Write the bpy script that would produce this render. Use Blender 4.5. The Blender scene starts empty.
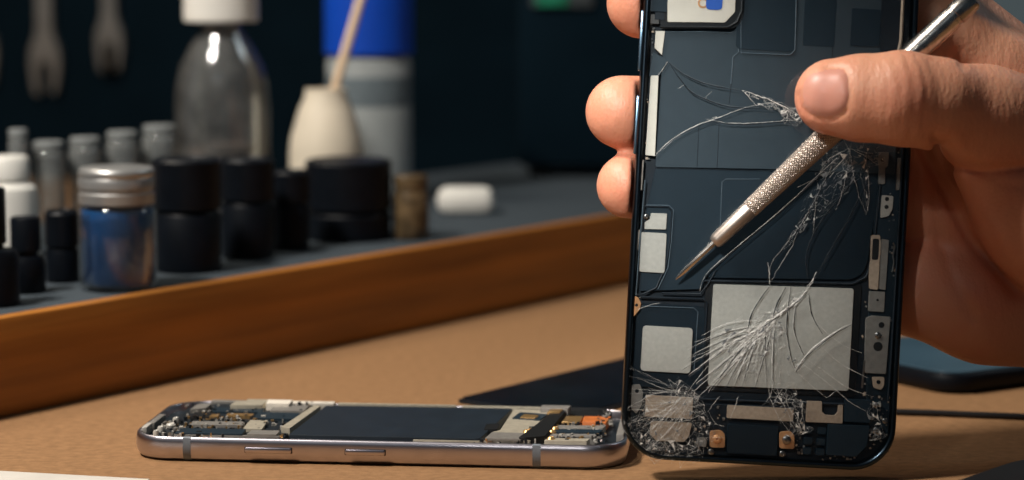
import bpy, bmesh, math, random
import numpy as np
from mathutils import Vector, Matrix
from mathutils.bvhtree import BVHTree

random.seed(7)
RS = np.random.RandomState(11)
SC = bpy.context.scene
COL = SC.collection
PI = math.pi

# ------------------------------------------------------------------ camera
F = 2354.0                       # focal length in pixels of the 1024 px wide frame
H = 0.150                        # camera height over the bench (m)
TH = math.atan(285.0 / F)        # downward pitch
CAM = Vector((0, 0, H))
R_ = Vector((1, 0, 0))
FW = Vector((0, math.cos(TH), -math.sin(TH)))
UP = Vector((0, math.sin(TH), math.cos(TH)))
D0 = 0.675                       # distance of the held phone
S = F / D0 / 1000.0              # px per mm on it

def ray(px, py):
    return FW + R_ * ((px - 512) / F) + UP * ((240 - py) / F)
def at_depth(px, py, d):
    return CAM + ray(px, py) * d
def at_z(px, py, z):
    r = ray(px, py)
    return CAM + r * ((z - H) / r.z)
def at_y(px, py, y):
    r = ray(px, py)
    return CAM + r * (y / r.y)

cd = bpy.data.cameras.new('camera'); cam = bpy.data.objects.new('camera', cd); COL.objects.link(cam)
cd.sensor_width = 36; cd.lens = F / 1024 * 36
cd.clip_start = 0.02; cd.clip_end = 30
M = Matrix((( 1, 0, 0), (0, UP.y, -FW.y), (0, UP.z, -FW.z))).to_4x4()
M.translation = CAM
cam.matrix_world = M
cd.dof.use_dof = True; cd.dof.focus_distance = 0.692; cd.dof.aperture_fstop = 8.6; cd.dof.aperture_blades = 0
SC.camera = cam

# ------------------------------------------------------------------ materials
def lin(c):
    c = c / 255.0
    return c / 12.92 if c <= 0.04045 else ((c + 0.055) / 1.055) ** 2.4
def C(r, g, b): return (lin(r), lin(g), lin(b), 1)

def N(nt, t, **kw):
    n = nt.nodes.new(t)
    for k, v in kw.items(): setattr(n, k, v)
    return n
MATS = {}
def mat(name, col, rough=0.5, metal=0.0, var=0.12, scale=300.0, bump=0.0, bscale=800.0, trans=0.0, ior=1.45, coat=0.0,
        spec=0.5, stretch=(1, 1, 1), sss=0.0, alpha=1.0):
    if name in MATS: return MATS[name]
    m = bpy.data.materials.new(name); m.use_nodes = True; nt = m.node_tree
    b = nt.nodes['Principled BSDF']; L = nt.links.new
    tc = N(nt, 'ShaderNodeTexCoord'); mp = N(nt, 'ShaderNodeMapping'); mp.inputs['Scale'].default_value = stretch
    L(tc.outputs['Object'], mp.inputs['Vector'])
    nz = N(nt, 'ShaderNodeTexNoise'); nz.inputs['Scale'].default_value = scale; nz.inputs['Detail'].default_value = 4
    L(mp.outputs[0], nz.inputs['Vector'])
    rmp = N(nt, 'ShaderNodeValToRGB')
    rmp.color_ramp.elements[0].position = 0.3; rmp.color_ramp.elements[1].position = 0.7
    rmp.color_ramp.elements[0].color = tuple(max(0, x * (1 - var)) for x in col[:3]) + (1,)
    rmp.color_ramp.elements[1].color = tuple(min(1, x * (1 + var)) for x in col[:3]) + (1,)
    L(nz.outputs['Fac'], rmp.inputs['Fac']); L(rmp.outputs[0], b.inputs['Base Color'])
    b.inputs['Roughness'].default_value = rough; b.inputs['Metallic'].default_value = metal
    b.inputs['Transmission Weight'].default_value = trans; b.inputs['IOR'].default_value = ior
    b.inputs['Coat Weight'].default_value = coat; b.inputs['Specular IOR Level'].default_value = spec
    b.inputs['Alpha'].default_value = alpha
    if sss: b.inputs['Subsurface Weight'].default_value = sss
    if bump:
        n2 = N(nt, 'ShaderNodeTexNoise'); n2.inputs['Scale'].default_value = bscale; n2.inputs['Detail'].default_value = 3
        L(mp.outputs[0], n2.inputs['Vector'])
        bp = N(nt, 'ShaderNodeBump'); bp.inputs['Strength'].default_value = bump; bp.inputs['Distance'].default_value = 0.0005
        L(n2.outputs['Fac'], bp.inputs['Height']); L(bp.outputs[0], b.inputs['Normal'])
    MATS[name] = m
    return m

def clear_mat(name, tint, refl=0.08, rough=0.03, opac=0.0, ocol=(0.5, 0.5, 0.5, 1), gain=0.9):
    """thin clear glass: transparent, a fresnel-weighted gloss and a little body colour"""
    m = bpy.data.materials.new(name); m.use_nodes = True; nt = m.node_tree; L = nt.links.new
    nt.nodes.remove(nt.nodes['Principled BSDF']); out = nt.nodes['Material Output']
    tr = N(nt, 'ShaderNodeBsdfTransparent'); tr.inputs[0].default_value = tint
    gl = N(nt, 'ShaderNodeBsdfGlossy'); gl.inputs['Roughness'].default_value = rough
    df = N(nt, 'ShaderNodeBsdfDiffuse'); df.inputs[0].default_value = ocol
    tcn = N(nt, 'ShaderNodeTexCoord'); nz = N(nt, 'ShaderNodeTexNoise'); nz.inputs['Scale'].default_value = 120
    L(tcn.outputs['Object'], nz.inputs['Vector'])
    mu = N(nt, 'ShaderNodeMath', operation='MULTIPLY'); mu.inputs[1].default_value = opac * 2
    L(nz.outputs['Fac'], mu.inputs[0])
    m1 = N(nt, 'ShaderNodeMixShader'); L(mu.outputs[0], m1.inputs[0]); L(tr.outputs[0], m1.inputs[1]); L(df.outputs[0], m1.inputs[2])
    lw = N(nt, 'ShaderNodeLayerWeight'); lw.inputs['Blend'].default_value = 0.25
    mx = N(nt, 'ShaderNodeMath', operation='MULTIPLY_ADD'); mx.inputs[1].default_value = 0.9; mx.inputs[2].default_value = refl * 0.3
    mx.inputs[1].default_value = gain; L(lw.outputs['Fresnel'], mx.inputs[0])
    m2 = N(nt, 'ShaderNodeMixShader'); L(mx.outputs[0], m2.inputs[0]); L(m1.outputs[0], m2.inputs[1]); L(gl.outputs[0], m2.inputs[2])
    L(m2.outputs[0], out.inputs['Surface'])
    MATS[name] = m
    return m

# ------------------------------------------------------------------ mesh helpers
def link(o, parent=None):
    COL.objects.link(o)
    if parent is not None: o.parent = parent
    return o
def tag(o, label=None, cat=None, group=None, kind=None):
    if label: o['label'] = label
    if cat: o['category'] = cat
    if group: o['group'] = group
    if kind: o['kind'] = kind
    return o
def empty(name, mw=None, loc=None):
    o = bpy.data.objects.new(name, None); o.empty_display_size = 0.01; COL.objects.link(o)
    if mw is not None: o.matrix_world = mw
    if loc is not None: o.location = loc
    return o
def obj_from_bm(name, bm, m, parent=None, smooth=True, ang=35):
    me = bpy.data.meshes.new(name); bmesh.ops.recalc_face_normals(bm, faces=bm.faces[:]); bm.to_mesh(me); bm.free()
    return fin(name, me, m, parent, smooth, ang)
def fin(name, me, m, parent=None, smooth=True, ang=35):
    for x in (m if isinstance(m, (list, tuple)) else [m]): me.materials.append(x)
    if smooth:
        me.shade_smooth(); me.set_sharp_from_angle(angle=math.radians(ang))
    o = bpy.data.objects.new(name, me)
    return link(o, parent)
def pyobj(name, vs, fs, m, parent=None, smooth=True, ang=35, mi=None):
    me = bpy.data.meshes.new(name); me.from_pydata([tuple(v) for v in vs], [], fs); me.update()
    if mi is not None: me.polygons.foreach_set('material_index', mi)
    return fin(name, me, m, parent, smooth, ang)

def rrect(w, h, r, n=8, cx=0, cy=0):
    r = min(r, w / 2 - 1e-9, h / 2 - 1e-9); pts = []
    for (sx, sy, a0) in ((1, 1, 0), (-1, 1, 90), (-1, -1, 180), (1, -1, 270)):
        for k in range(n + 1):
            a = math.radians(a0 + 90 * k / n)
            pts.append((cx + sx * (w / 2 - r) + r * math.cos(a), cy + sy * (h / 2 - r) + r * math.sin(a)))
    return pts
def bm_loft(bm, rings, cap0=True, cap1=True, closed=False):
    R = [[bm.verts.new(p) for p in ring] for ring in rings]
    n = len(R[0])
    rng = range(len(R)) if closed else range(len(R) - 1)
    for i in rng:
        a, b = R[i], R[(i + 1) % len(R)]
        for k in range(n):
            bm.faces.new((a[k], a[(k + 1) % n], b[(k + 1) % n], b[k]))
    if not closed:
        if cap0: bm.faces.new(R[0][::-1])
        if cap1: bm.faces.new(R[-1])
    return bm
def bm_prism(bm, poly, z0, z1, bev=0.0):
    """closed slab over a polygon with a small chamfer on its upper edge"""
    area = sum(poly[i][0] * poly[(i + 1) % len(poly)][1] - poly[(i + 1) % len(poly)][0] * poly[i][1] for i in range(len(poly)))
    if area < 0: poly = poly[::-1]
    if bev <= 0:
        rings = [[(x, y, z0) for x, y in poly], [(x, y, z1) for x, y in poly]]
    else:
        ins = inset(poly, bev)
        rings = [[(x, y, z0) for x, y in poly], [(x, y, z1 - bev) for x, y in poly], [(x, y, z1) for x, y in ins]]
    return bm_loft(bm, rings)
def inset(poly, d):
    n = len(poly); out = []
    for i in range(n):
        p0, p1, p2 = Vector(poly[i - 1]), Vector(poly[i]), Vector(poly[(i + 1) % n])
        e1 = (p1 - p0); e2 = (p2 - p1)
        if e1.length < 1e-12: e1 = e2
        if e2.length < 1e-12: e2 = e1
        n1 = Vector((-e1.y, e1.x)).normalized(); n2 = Vector((-e2.y, e2.x)).normalized()
        m = n1 + n2
        m = m / max(0.35, m.dot(m) / 2 if m.length > 1e-9 else 1) if m.length > 1e-9 else n1
        q = p1 + m * d * (1.0 / 1.0) * 0.5 * 2 / 2
        out.append((q.x, q.y))
    return out
def roundpoly(poly, r, n=4):
    out = []; N_ = len(poly)
    for i in range(N_):
        p0, p1, p2 = Vector(poly[i - 1]), Vector(poly[i]), Vector(poly[(i + 1) % N_])
        a = (p0 - p1); b = (p2 - p1); rr = min(r, a.length * 0.45, b.length * 0.45)
        A = p1 + a.normalized() * rr; B = p1 + b.normalized() * rr
        for k in range(n + 1):
            t = k / n
            q = A * (1 - t) ** 2 + p1 * 2 * t * (1 - t) + B * t * t
            out.append((q.x, q.y))
    return out
def bm_box(bm, c, s, rot=None, bev=0.0):
    M_ = Matrix.Translation(Vector(c)) @ (rot.to_4x4() if rot is not None else Matrix()) @ Matrix.Diagonal((s[0], s[1], s[2], 1))
    g = bmesh.ops.create_cube(bm, size=1, matrix=M_)
    if bev > 0:
        es = {e for v in g['verts'] for e in v.link_edges}
        bmesh.ops.bevel(bm, geom=list(es), offset=bev, segments=2, affect='EDGES', profile=0.5)
    return bm
def lathe(name, prof, m, parent=None, n=48, ang=40, loc=(0, 0, 0)):
    bm = bmesh.new(); rings = []
    for r, z in prof:
        rings.append([(loc[0] + r * math.cos(2 * PI * k / n), loc[1] + r * math.sin(2 * PI * k / n), loc[2] + z) for k in range(n)])
    bm_loft(bm, rings, cap0=prof[0][0] > 1e-6, cap1=prof[-1][0] > 1e-6)
    bmesh.ops.remove_doubles(bm, verts=bm.verts[:], dist=1e-7)
    return obj_from_bm(name, bm, m, parent, True, ang)
def bm_tube(bm, pts, rad, n=12, cap=True):
    pts = [Vector(p) for p in pts]; rings = []
    up = Vector((0, 0, 1))
    for i, p in enumerate(pts):
        t = (pts[min(i + 1, len(pts) - 1)] - pts[max(i - 1, 0)]).normalized()
        a = up if abs(t.dot(up)) < 0.95 else Vector((1, 0, 0))
        x = t.cross(a).normalized(); y = t.cross(x)
        r = rad[i] if isinstance(rad, (list, tuple)) else rad
        rings.append([p + x * r * math.cos(2 * PI * k / n) + y * r * math.sin(2 * PI * k / n) for k in range(n)])
    return bm_loft(bm, rings, cap, cap)

# ------------------------------------------------------------------ palette
m_kraft = mat('kraft_paper', C(146, 110, 76), 0.85, var=0.16, scale=420, bump=0.5, bscale=900, spec=0.2, stretch=(0.7, 1, 1))
m_wood = mat('stained_wood', C(164, 104, 40), 0.42, var=0.35, scale=60, bump=0.15, bscale=200, stretch=(0.12, 1, 2.2))
m_felt = mat('charcoal_felt', C(64, 72, 78), 0.9, var=0.15, scale=1200, bump=0.3, bscale=2500, spec=0.2)
m_dark = mat('dark_teal_panel', C(11, 26, 35), 0.9, var=0.15, scale=20, spec=0.05)
m_wall = mat('blue_grey_paint', C(106, 124, 132), 0.8, var=0.06, scale=12)
m_steel = mat('brushed_steel', C(160, 160, 158), 0.34, 0.9, var=0.08, scale=400)
m_wrench = mat('worn_steel', C(150, 152, 150), 0.3, 0.75, var=0.15, scale=60)
m_lid = mat('tin_lid', C(180, 180, 178), 0.36, 0.7, var=0.06, scale=200)
m_chrome = mat('chrome', C(215, 208, 200), 0.16, 1.0, var=0.05, scale=300)
m_handle = mat('mottled_chrome', C(190, 184, 176), 0.24, 1.0, var=0.3, scale=350, bump=.12, bscale=700)  # tone variation painted in to imitate mottled reflections
m_knurl = mat('knurled_steel', C(176, 164, 154), 0.36, 0.9, var=0.08, scale=900)
m_blackplastic = mat('black_plastic', C(8, 13, 20), 0.42, var=0.2, scale=200, spec=.25)
m_blackgloss = mat('black_glass', C(8, 12, 17), 0.12, var=0.2, scale=60)
m_white = mat('white_plastic', C(228, 226, 218), 0.45, var=0.03, scale=100)
m_cream = mat('cream_plastic', C(226, 214, 192), 0.55, var=0.05, scale=100)
m_bluecap = mat('blue_plastic', C(10, 70, 182), 0.4, var=0.06, scale=100)
m_bluefill = mat('blue_liquid', C(10, 80, 138), 0.4, var=0.25, scale=90)
m_label = mat('pale_label', C(146, 152, 152), 0.7, var=0.05, scale=100)
m_labelband = mat('grey_print', C(100, 112, 118), 0.7, var=0.08, scale=300)
m_stick = mat('birch_stick', C(222, 196, 164), 0.7, var=0.15, scale=200, stretch=(4, 4, 0.3))
m_amber = mat('tan_jar', C(92, 76, 54), 0.3, var=0.6, scale=160)
m_clear = clear_mat('clear_glass', (0.86, 0.89, 0.9, 1), refl=0.2, rough=.12, opac=0.11, ocol=C(190, 190, 186))
m_vial = clear_mat('vial_glass', (0.85, 0.88, 0.9, 1), refl=0.15, opac=0.30, ocol=C(176, 180, 178))
m_jarglass = clear_mat('jar_glass', (0.93, 0.96, 0.98, 1), refl=0.12, opac=0.02, gain=.45)
m_stop = mat('grey_stopper', C(124, 128, 128), .6, var=.06)
m_paper = mat('white_card', C(200, 195, 186), 0.8, var=0.06, scale=100)
m_rubber = mat('black_rubber', C(13, 14, 16), 0.5, var=0.15, scale=300)

# ------------------------------------------------------------------ the setting
bm = bmesh.new(); bm_box(bm, (0.1, 0.97, -0.0008), (2.6, 1.46, 0.0016))
table = tag(empty('work_table', loc=(0, 0, 0)), 'wide workbench with a top covered in brown kraft paper', 'table')
obj_from_bm('paper_cover', bm, m_kraft, table)
bm = bmesh.new(); bm_box(bm, (0.1, 0.97, -0.0216), (2.6, 1.46, 0.04), bev=0.002); obj_from_bm('table_top', bm, m_wood, table)
for x in (-1.12, 1.32):
    for y in (.32, 1.62):
        bm = bmesh.new(); bm_box(bm, (x, y, -.396), (.06, .06, .708), bev=.003); obj_from_bm('leg', bm, m_wood, table)
bm = bmesh.new(); bm_box(bm, (0.1, 0.4, -.775), (5.0, 2.8, .05))
tag(obj_from_bm('floor', bm, mat('grey_floor', C(70, 70, 72), .7)), 'grey floor under the workbench', 'floor', kind='structure')
bm = bmesh.new(); bm_box(bm, (0.1, 1.745, 0.3), (5.0, 0.05, 2.1))
tag(obj_from_bm('wall_back', bm, m_wall), 'blue grey painted wall behind the workbench', 'wall', kind='structure')
# dark tool board that stands on the bench against the wall
bm = bmesh.new(); bm_box(bm, (-0.42, 1.60, 0.45), (1.30, 0.03, 0.90), bev=0.003)
board = tag(obj_from_bm('tool_board', bm, m_dark), 'large dark teal tool board behind the bottles', 'tool board')

# raised wooden shelf -------------------------------------------------
A = at_z(0, 418, 0); B = at_z(590, 292, 0)
dr = (B - A).normalized(); nr = Vector((-dr.y, dr.x, 0))
HP = 0.0328
mw = Matrix(((dr.x, nr.x, 0, A.x), (dr.y, nr.y, 0, A.y), (0, 0, 1, 0), (0, 0, 0, 1)))
riser = tag(empty('wooden_riser', mw), 'low wooden riser with orange brown front and dark felt top', 'riser shelf')
L0, L1, DP = -0.16, 0.735, 0.20
bm = bmesh.new(); bm_box(bm, ((L0 + L1) / 2, 0.003, HP / 2), (L1 - L0, 0.006, HP), bev=0.0009)
obj_from_bm('front_board', bm, m_wood, riser)
for x in (L0 + 0.004, L1 - 0.004):
    bm = bmesh.new(); bm_box(bm, (x, 0.006 + (DP - 0.006) / 2, HP / 2), (0.008, DP - 0.006, HP), bev=0.0006)
    obj_from_bm('side_board', bm, m_wood, riser)
bm = bmesh.new(); bm_box(bm, ((L0 + L1) / 2, 0.0062 + (DP - 0.0062) / 2, HP - 0.004), (L1 - L0 - 0.017, DP - 0.0062, 0.006), bev=0.0004)
obj_from_bm('felt_top', bm, m_felt, riser)
ZT = HP - 0.001

# ------------------------------------------------------------------ things on the riser
def spot(px, py, rpx, z=ZT):
    """base centre of a round thing whose front foot is seen at (px,py) and whose half width is rpx pixels: (centre, radius, metres per px)"""
    p = at_z(px, py, z); d = (p - CAM).dot(FW); r = rpx * d / F
    q = Vector((p.x * (1 + r / p.y), p.y + r, z)); d2 = (q - CAM).dot(FW)
    return q, rpx * d2 / F, d2 / F

def ridged(r, z0, z1, n, amp):
    out = []
    for k in range(n + 1):
        z = z0 + (z1 - z0) * k / n
        out.append((r, z)); out.append((r - amp, z + (z1 - z0) / n * 0.5)) if k < n else None
    return out

def black_jar(px, py, rpx, hpx, label, lidh=0.45, knob=0.0, r2=1.0):
    q, r, k = spot(px, py, rpx); h = hpx * k
    e = tag(empty('black_jar', loc=q), label, 'jar', 'black jars on the felt shelf')
    zs = h * (1 - lidh)
    lathe('jar_body', [(r * .9, 0), (r * .97, .0006), (r * .98, .002), (r * .98, zs - .0022), (r * .93, zs - .0012), (r * .9, zs - .0004)], m_blackplastic, e)
    lathe('jar_lid', [(r * .93, zs), (r * r2, zs + .0004), (r * r2, h - .0012), (r * r2 - .0008, h - .0003), (r * r2 * .9, h), (r * r2 * .86, h - .0006), (0, h - .0007)], m_blackplastic, e)
    return e
black_jar(188, 275, 34, 113, 'black screw-top jar just right of the blue jar')
black_jar(248, 261, 27, 100, 'slim black jar, second to the right of the blue jar', .42)
black_jar(291, 252, 19, 80, 'narrow black jar between the slim and the wide black jars', .4)
black_jar(349, 244, 43, 80, 'wide low black jar in front of the cream bottle', .62)
black_jar(63, 284, 17, 72, 'small black jar just left of the blue jar', .5)

def black_bottle(px, py, rb, hb, rc, hc, label):
    q, r, k = spot(px, py, rb); hb *= k; rc *= k; hc *= k
    e = tag(empty('black_bottle', loc=q), label, 'bottle', 'small black bottles at the left end')
    lathe('bottle_body', [(r * .92, 0), (r, .0008), (r, hb - .002), (r * .9, hb), (rc * .8, hb + .0005), (rc * .8, hb + .002)], m_blackplastic, e)
    lathe('bottle_cap', [(rc * .9, hb + .002), (rc, hb + .0024), (rc, hb + hc - .0008), (rc * .92, hb + hc), (0, hb + hc)], m_blackplastic, e)
black_bottle(-7, 309, 27, 56, 15, 62, 'black bottle cut by the left edge of the photo')
black_bottle(27, 295, 19, 36, 15, 40, 'squat black bottle in front of the white bottle')

# blue jar
q, r, k = spot(119, 294, 39)
e = tag(empty('blue_jar', loc=q), 'clear glass jar of blue liquid with a silver lid', 'jar')
hb = 84 * k; ht = 122 * k
lathe('glass_jar', [(r * .86, 0), (r * .96, .0006), (r, .002), (r, hb - .003), (r * .97, hb - .0012), (r * .86, hb), (r * .86, hb + .004), (r * .80, hb + .004), (r * .80, hb), (r * .9, hb - .002), (r * .94, hb - .004), (r * .94, .003), (r * .88, .0018), (0, .0018)], m_jarglass, e)
lathe('blue_fill', [(0, .0022), (r * .86, .0022), (r * .91, .0034), (r * .91, hb * .96), (0, hb * .96)], m_bluefill, e)
rl = r * .97
lathe('silver_lid', [(rl * .96, hb + .0006), (rl, hb + .001), (rl * 1.0, hb + .0045), (rl * .96, hb + .005), (rl * .96, hb + .006), (rl, hb + .0065), (rl, hb + .0095), (rl * .97, hb + .0102), (rl, hb + .011), (rl * .995, ht - .0012), (rl * .94, ht - .0002), (rl * .88, ht), (0, ht)], m_lid, e)

# white bottle at the left
q, r, k = spot(8, 262, 32)
e = tag(empty('white_bottle', loc=q), 'white plastic bottle with white cap at the left end', 'bottle')
hb = 76 * k; hc = 102 * k
lathe('bottle_body', [(r * .9, 0), (r, .001), (r, hb - .006), (r * .93, hb - .002), (r * .72, hb), (r * .66, hb + .0004), (r * .66, hb + .001)], m_white, e)
lathe('bottle_cap', [(r * .7, hb + .0012), (r * .74, hb + .0016), (r * .72, hc - .0012), (r * .64, hc), (0, hc)], m_white, e)

# vials
for i, (px, py, rp, top, lab) in enumerate((
        (21, 249, 10, 130, 'thin glass vial behind the white bottle cap'),
        (51, 246, 16, 143, 'glass vial second from the left, behind small black jar'),
        (87, 242, 16, 139, 'glass vial behind the left half of the silver lid'),
        (124, 238, 16, 133, 'glass vial behind the right half of the silver lid'),
        (161, 234, 17, 127, 'glass vial at the right end, left of the white-capped bottle'))):
    q, r, k = spot(px, py, rp); h = (py - top) * k
    e = tag(empty('glass_vial', loc=q), lab, 'vial', 'glass vials in a row')
    lathe('vial_tube', [(0, 0), (r * .9, 0), (r, .001), (r, h - .006), (r * .9, h - .004), (r * .82, h - .0035)], m_vial, e, n=32)
    lathe('vial_stopper', [(r * .8, h - .0034), (r * .93, h - .003), (r * .93, h - .0005), (r * .85, h), (0, h)], m_stop, e, n=32)

# clear bottle with white cap
q, r, k = spot(224, 227, 47)
e = tag(empty('clear_bottle', loc=q), 'large clear glass bottle with a white screw cap', 'bottle')
zt = lambda y: (227 - y) * k
outer = [(r * .92, 0), (r, .0015), (r, zt(112)), (r * .97, zt(92)), (r * .88, zt(72)), (r * .66, zt(52)), (r * .46, zt(38)), (r * .42, zt(30)), (r * .42, zt(8))]
inner = [(rr * .94 - .0006, z) for rr, z in outer[::-1][:-1]] + [(r * .86, .003), (0, .003)]
lathe('bottle_glass', outer + inner, m_clear, e)
m_residue = mat('pinkish_liquid', C(146, 118, 104), 0.25, var=0.3, scale=60)
lathe('liquid', [(0, .0034), (r * .88, .0034), (r * .9, .005), (r * .9, zt(150)), (0, zt(150))], m_residue, e)
rc = 37 * k
lathe('screw_cap', [(r * .46, zt(28)), (rc * .97, zt(27.5)), (rc, zt(25))] + ridged(rc, zt(24), zt(-14), 8, .0002) + [(rc, zt(-18)), (rc * .9, zt(-22)), (0, zt(-22))], m_white, e)

# blue capped bottle
q, r, k = spot(370, 205, 42)
e = tag(empty('blue_capped_bottle', loc=q), 'white labelled bottle with a broad bright blue cap', 'bottle')
zt = lambda y: (205 - y) * k
lathe('bottle_body', [(r * .92, 0), (r, .0012), (r, zt(66)), (r * .95, zt(61)), (r * .86, zt(59)), (r * .86, zt(54))], m_label, e)
lathe('bottle_label', [(r * 1.004, zt(80)), (r * 1.006, zt(81)), (r * 1.006, zt(108)), (r * 1.004, zt(109))], m_labelband, e)
lathe('blue_cap', [(r * .9, zt(60)), (r * 1.03, zt(59)), (r * 1.06, zt(57))] + ridged(r * 1.06, zt(54), zt(-10), 10, .0003) + [(r * 1.02, zt(-20)), (r * .9, zt(-24)), (0, zt(-24))], m_bluecap, e)

# cream conical bottle and the stick standing in it
q, r, k = spot(327, 226, 37)
e = tag(empty('cream_bottle', loc=q), 'cream conical bottle with a stick in its mouth', 'bottle')
zt = lambda y: (226 - y) * k
prof = [(r * .9, 0), (r, .001), (r, zt(156)), (r * .95, zt(141)), (r * .74, zt(114)), (r * .56, zt(99)), (r * .56, zt(93)), (r * .48, zt(93)), (r * .48, zt(99)), (r * .66, zt(115)), (r * .86, zt(142)), (r * .88, .002), (0, .002)]
lathe('bottle_body', prof, m_cream, e)
base = Vector((q.x - .004, q.y, q.z + .008)); top = at_depth(372, -40, (q - CAM).dot(FW))
mouth = at_depth(333, 95, (q - CAM).dot(FW)); base = mouth + (mouth - top).normalized() * .03
bm = bmesh.new(); bm_tube(bm, [base, mouth, top], .0021, 14)
tag(obj_from_bm('wooden_stick', bm, m_stick), 'pale wooden stick leaning in the cream bottle', 'stick')

# tan jar
q, r, k = spot(411, 241, 18); h = 64 * k
e = tag(empty('tan_jar', loc=q), 'small brownish tan jar right of the wide black jar', 'jar')
lathe('jar_body', [(r * .9, 0), (r, .001), (r, h * .72), (r * .85, h * .78), (r * .85, h * .8)], m_amber, e)
lathe('jar_lid', [(r * .85, h * .8), (r * .95, h * .81), (r * .95, h * .98), (r * .88, h), (0, h)], m_amber, e)

# white eraser
p = at_z(465, 215, ZT); d = (p - CAM).dot(FW); k = d / F
bm = bmesh.new(); bm_box(bm, (0, 0, 13 * k), (57 * k, .018, 26 * k), bev=10 * k)
o = tag(obj_from_bm('eraser', bm, m_white), 'small white rounded eraser lying on the dark shelf', 'eraser'); o.location = (p.x, p.y + .009, ZT)

# dark bench instrument with a small green display, standing on the bench behind the riser
e = tag(empty('bench_instrument', loc=(at_y(610, 100, 1.25).x, 1.25, ZT)), 'dark bench instrument with a small green display', 'instrument')
kk = 1.25 / F
x0, x1 = -92 * kk, 130 * kk
bm = bmesh.new(); bm_box(bm, ((x0 + x1) / 2, .028, .105), (x1 - x0, .056, .198), bev=.004); obj_from_bm('instrument_case', bm, m_dark, e)
for sx in (x0 + .012, x1 - .012):
    for sy in (.012, .044):
        lathe('rubber_foot', [(.006, 0), (.006, .0065), (0, .0065)], m_rubber, e, n=16, loc=(sx, sy, 0))
m_bez = mat('grey_bezel', C(62, 70, 74), 0.6); m_green = mat('green_screen', C(30, 120, 92), 0.35, var=0.6, scale=90)
cz = at_y(560, 0, 1.25).z - ZT
bm = bmesh.new(); bm_box(bm, (-48 * kk, -.001, cz + .012), (62 * kk, .004, 60 * kk), bev=.001); bz = obj_from_bm('display_bezel', bm, m_bez, e)
bm = bmesh.new(); bm_box(bm, (-58 * kk, -.0034, cz + .006), (32 * kk, .001, 34 * kk), bev=.0003); obj_from_bm('green_display', bm, m_green, bz)

# wrenches hanging on the board ---------------------------------------
def wrench(px, jaw_y, sc, label, hook_label, ybase=1.582):
    """open-ended spanner with its jaw down; jaw_y is the pixel row of the prong tips"""
    k = ybase / F * sc; o0 = at_y(px, jaw_y, ybase)
    e = tag(empty('open_wrench', loc=o0), label, 'wrench', 'wrenches on the tool board')
    L = 330
    pts = [(-10, L), (10, L), (10, 66), (13, 56), (18, 46), (19, 30), (15, 8), (11, 0), (6, 2), (6, 22), (5, 30), (0, 34), (-5, 30), (-6, 20), (-6, 1), (-10, -2), (-16, 6), (-19, 30), (-18, 46), (-13, 56), (-10, 66)]
    # body in the x-z plane
    bm = bmesh.new(); bm_prism(bm, roundpoly([(x * k * .84, z * k) for x, z in pts], 3 * k, 2), 0, .006, .0022)
    # boxed ring at the upper end
    bmesh.ops.transform(bm, matrix=Matrix.Rotation(PI / 2, 4, 'X'), verts=bm.verts[:])
    obj_from_bm('wrench_body', bm, m_wrench, e)
    bm = bmesh.new()
    rings = []
    for j in range(12):
        a = 2 * PI * j / 12; rr = 17 * k + 6.5 * k * math.cos(a)
        rings.append([(rr * math.cos(2 * PI * i / 28), -.0025 + .0026 * math.sin(a), (L + 12) * k + rr * math.sin(2 * PI * i / 28)) for i in range(28)])
    bm_loft(bm, rings, closed=True); obj_from_bm('hanging_ring', bm, m_wrench, e)
    bm = bmesh.new(); zz = o0.z + (L + 12 + 8) * k
    bm_tube(bm, [(o0.x, 1.586, zz), (o0.x, ybase - .012, zz), (o0.x, ybase - .014, zz + .004)], .0022, 10)
    tag(obj_from_bm('hook', bm, m_steel), hook_label, 'hook', 'hooks on the tool board')
wrench(47, 95, 1.0, 'silver open wrench with long prongs, nearer the left photo edge', 'steel hook carrying the wrench with long prongs')
wrench(111, 73, .9, 'smaller silver open wrench, nearest the white-capped bottle', 'steel hook carrying the smaller wrench near the white-capped bottle')
wrench(-16, 88, 1.0, 'silver wrench mostly cut off by the left photo edge', 'steel hook carrying the wrench cut off at the left')

# ------------------------------------------------------------------ flat things on the bench
m_screen = mat('black_screen', C(14, 21, 28), 0.2, var=0.4, scale=40, coat=0.3)
m_screenedge = mat('screen_edge', C(20, 24, 28), 0.4)
Cn = at_z(455, 403, 0); E1 = (at_z(622, 362, 0) - Cn).normalized(); E2 = Vector((E1.y, -E1.x, 0))
mw = Matrix(((E1.x, -E2.x, 0, Cn.x), (E1.y, -E2.y, 0, Cn.y), (0, 0, 1, 0), (0, 0, 0, 1)))
e = tag(empty('screen_panel', mw), 'loose black screen panel lying behind the opened phone', 'phone screen')
bm = bmesh.new(); bm_prism(bm, rrect(.14, .05, .003, 5, .07, -.025), 0, .0012, .0002); obj_from_bm('panel_back', bm, m_screenedge, e)
bm = bmesh.new(); bm_prism(bm, rrect(.138, .048, .0028, 5, .07, -.025), .0012, .0018, .0002); obj_from_bm('panel_glass', bm, m_screen, e)

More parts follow.
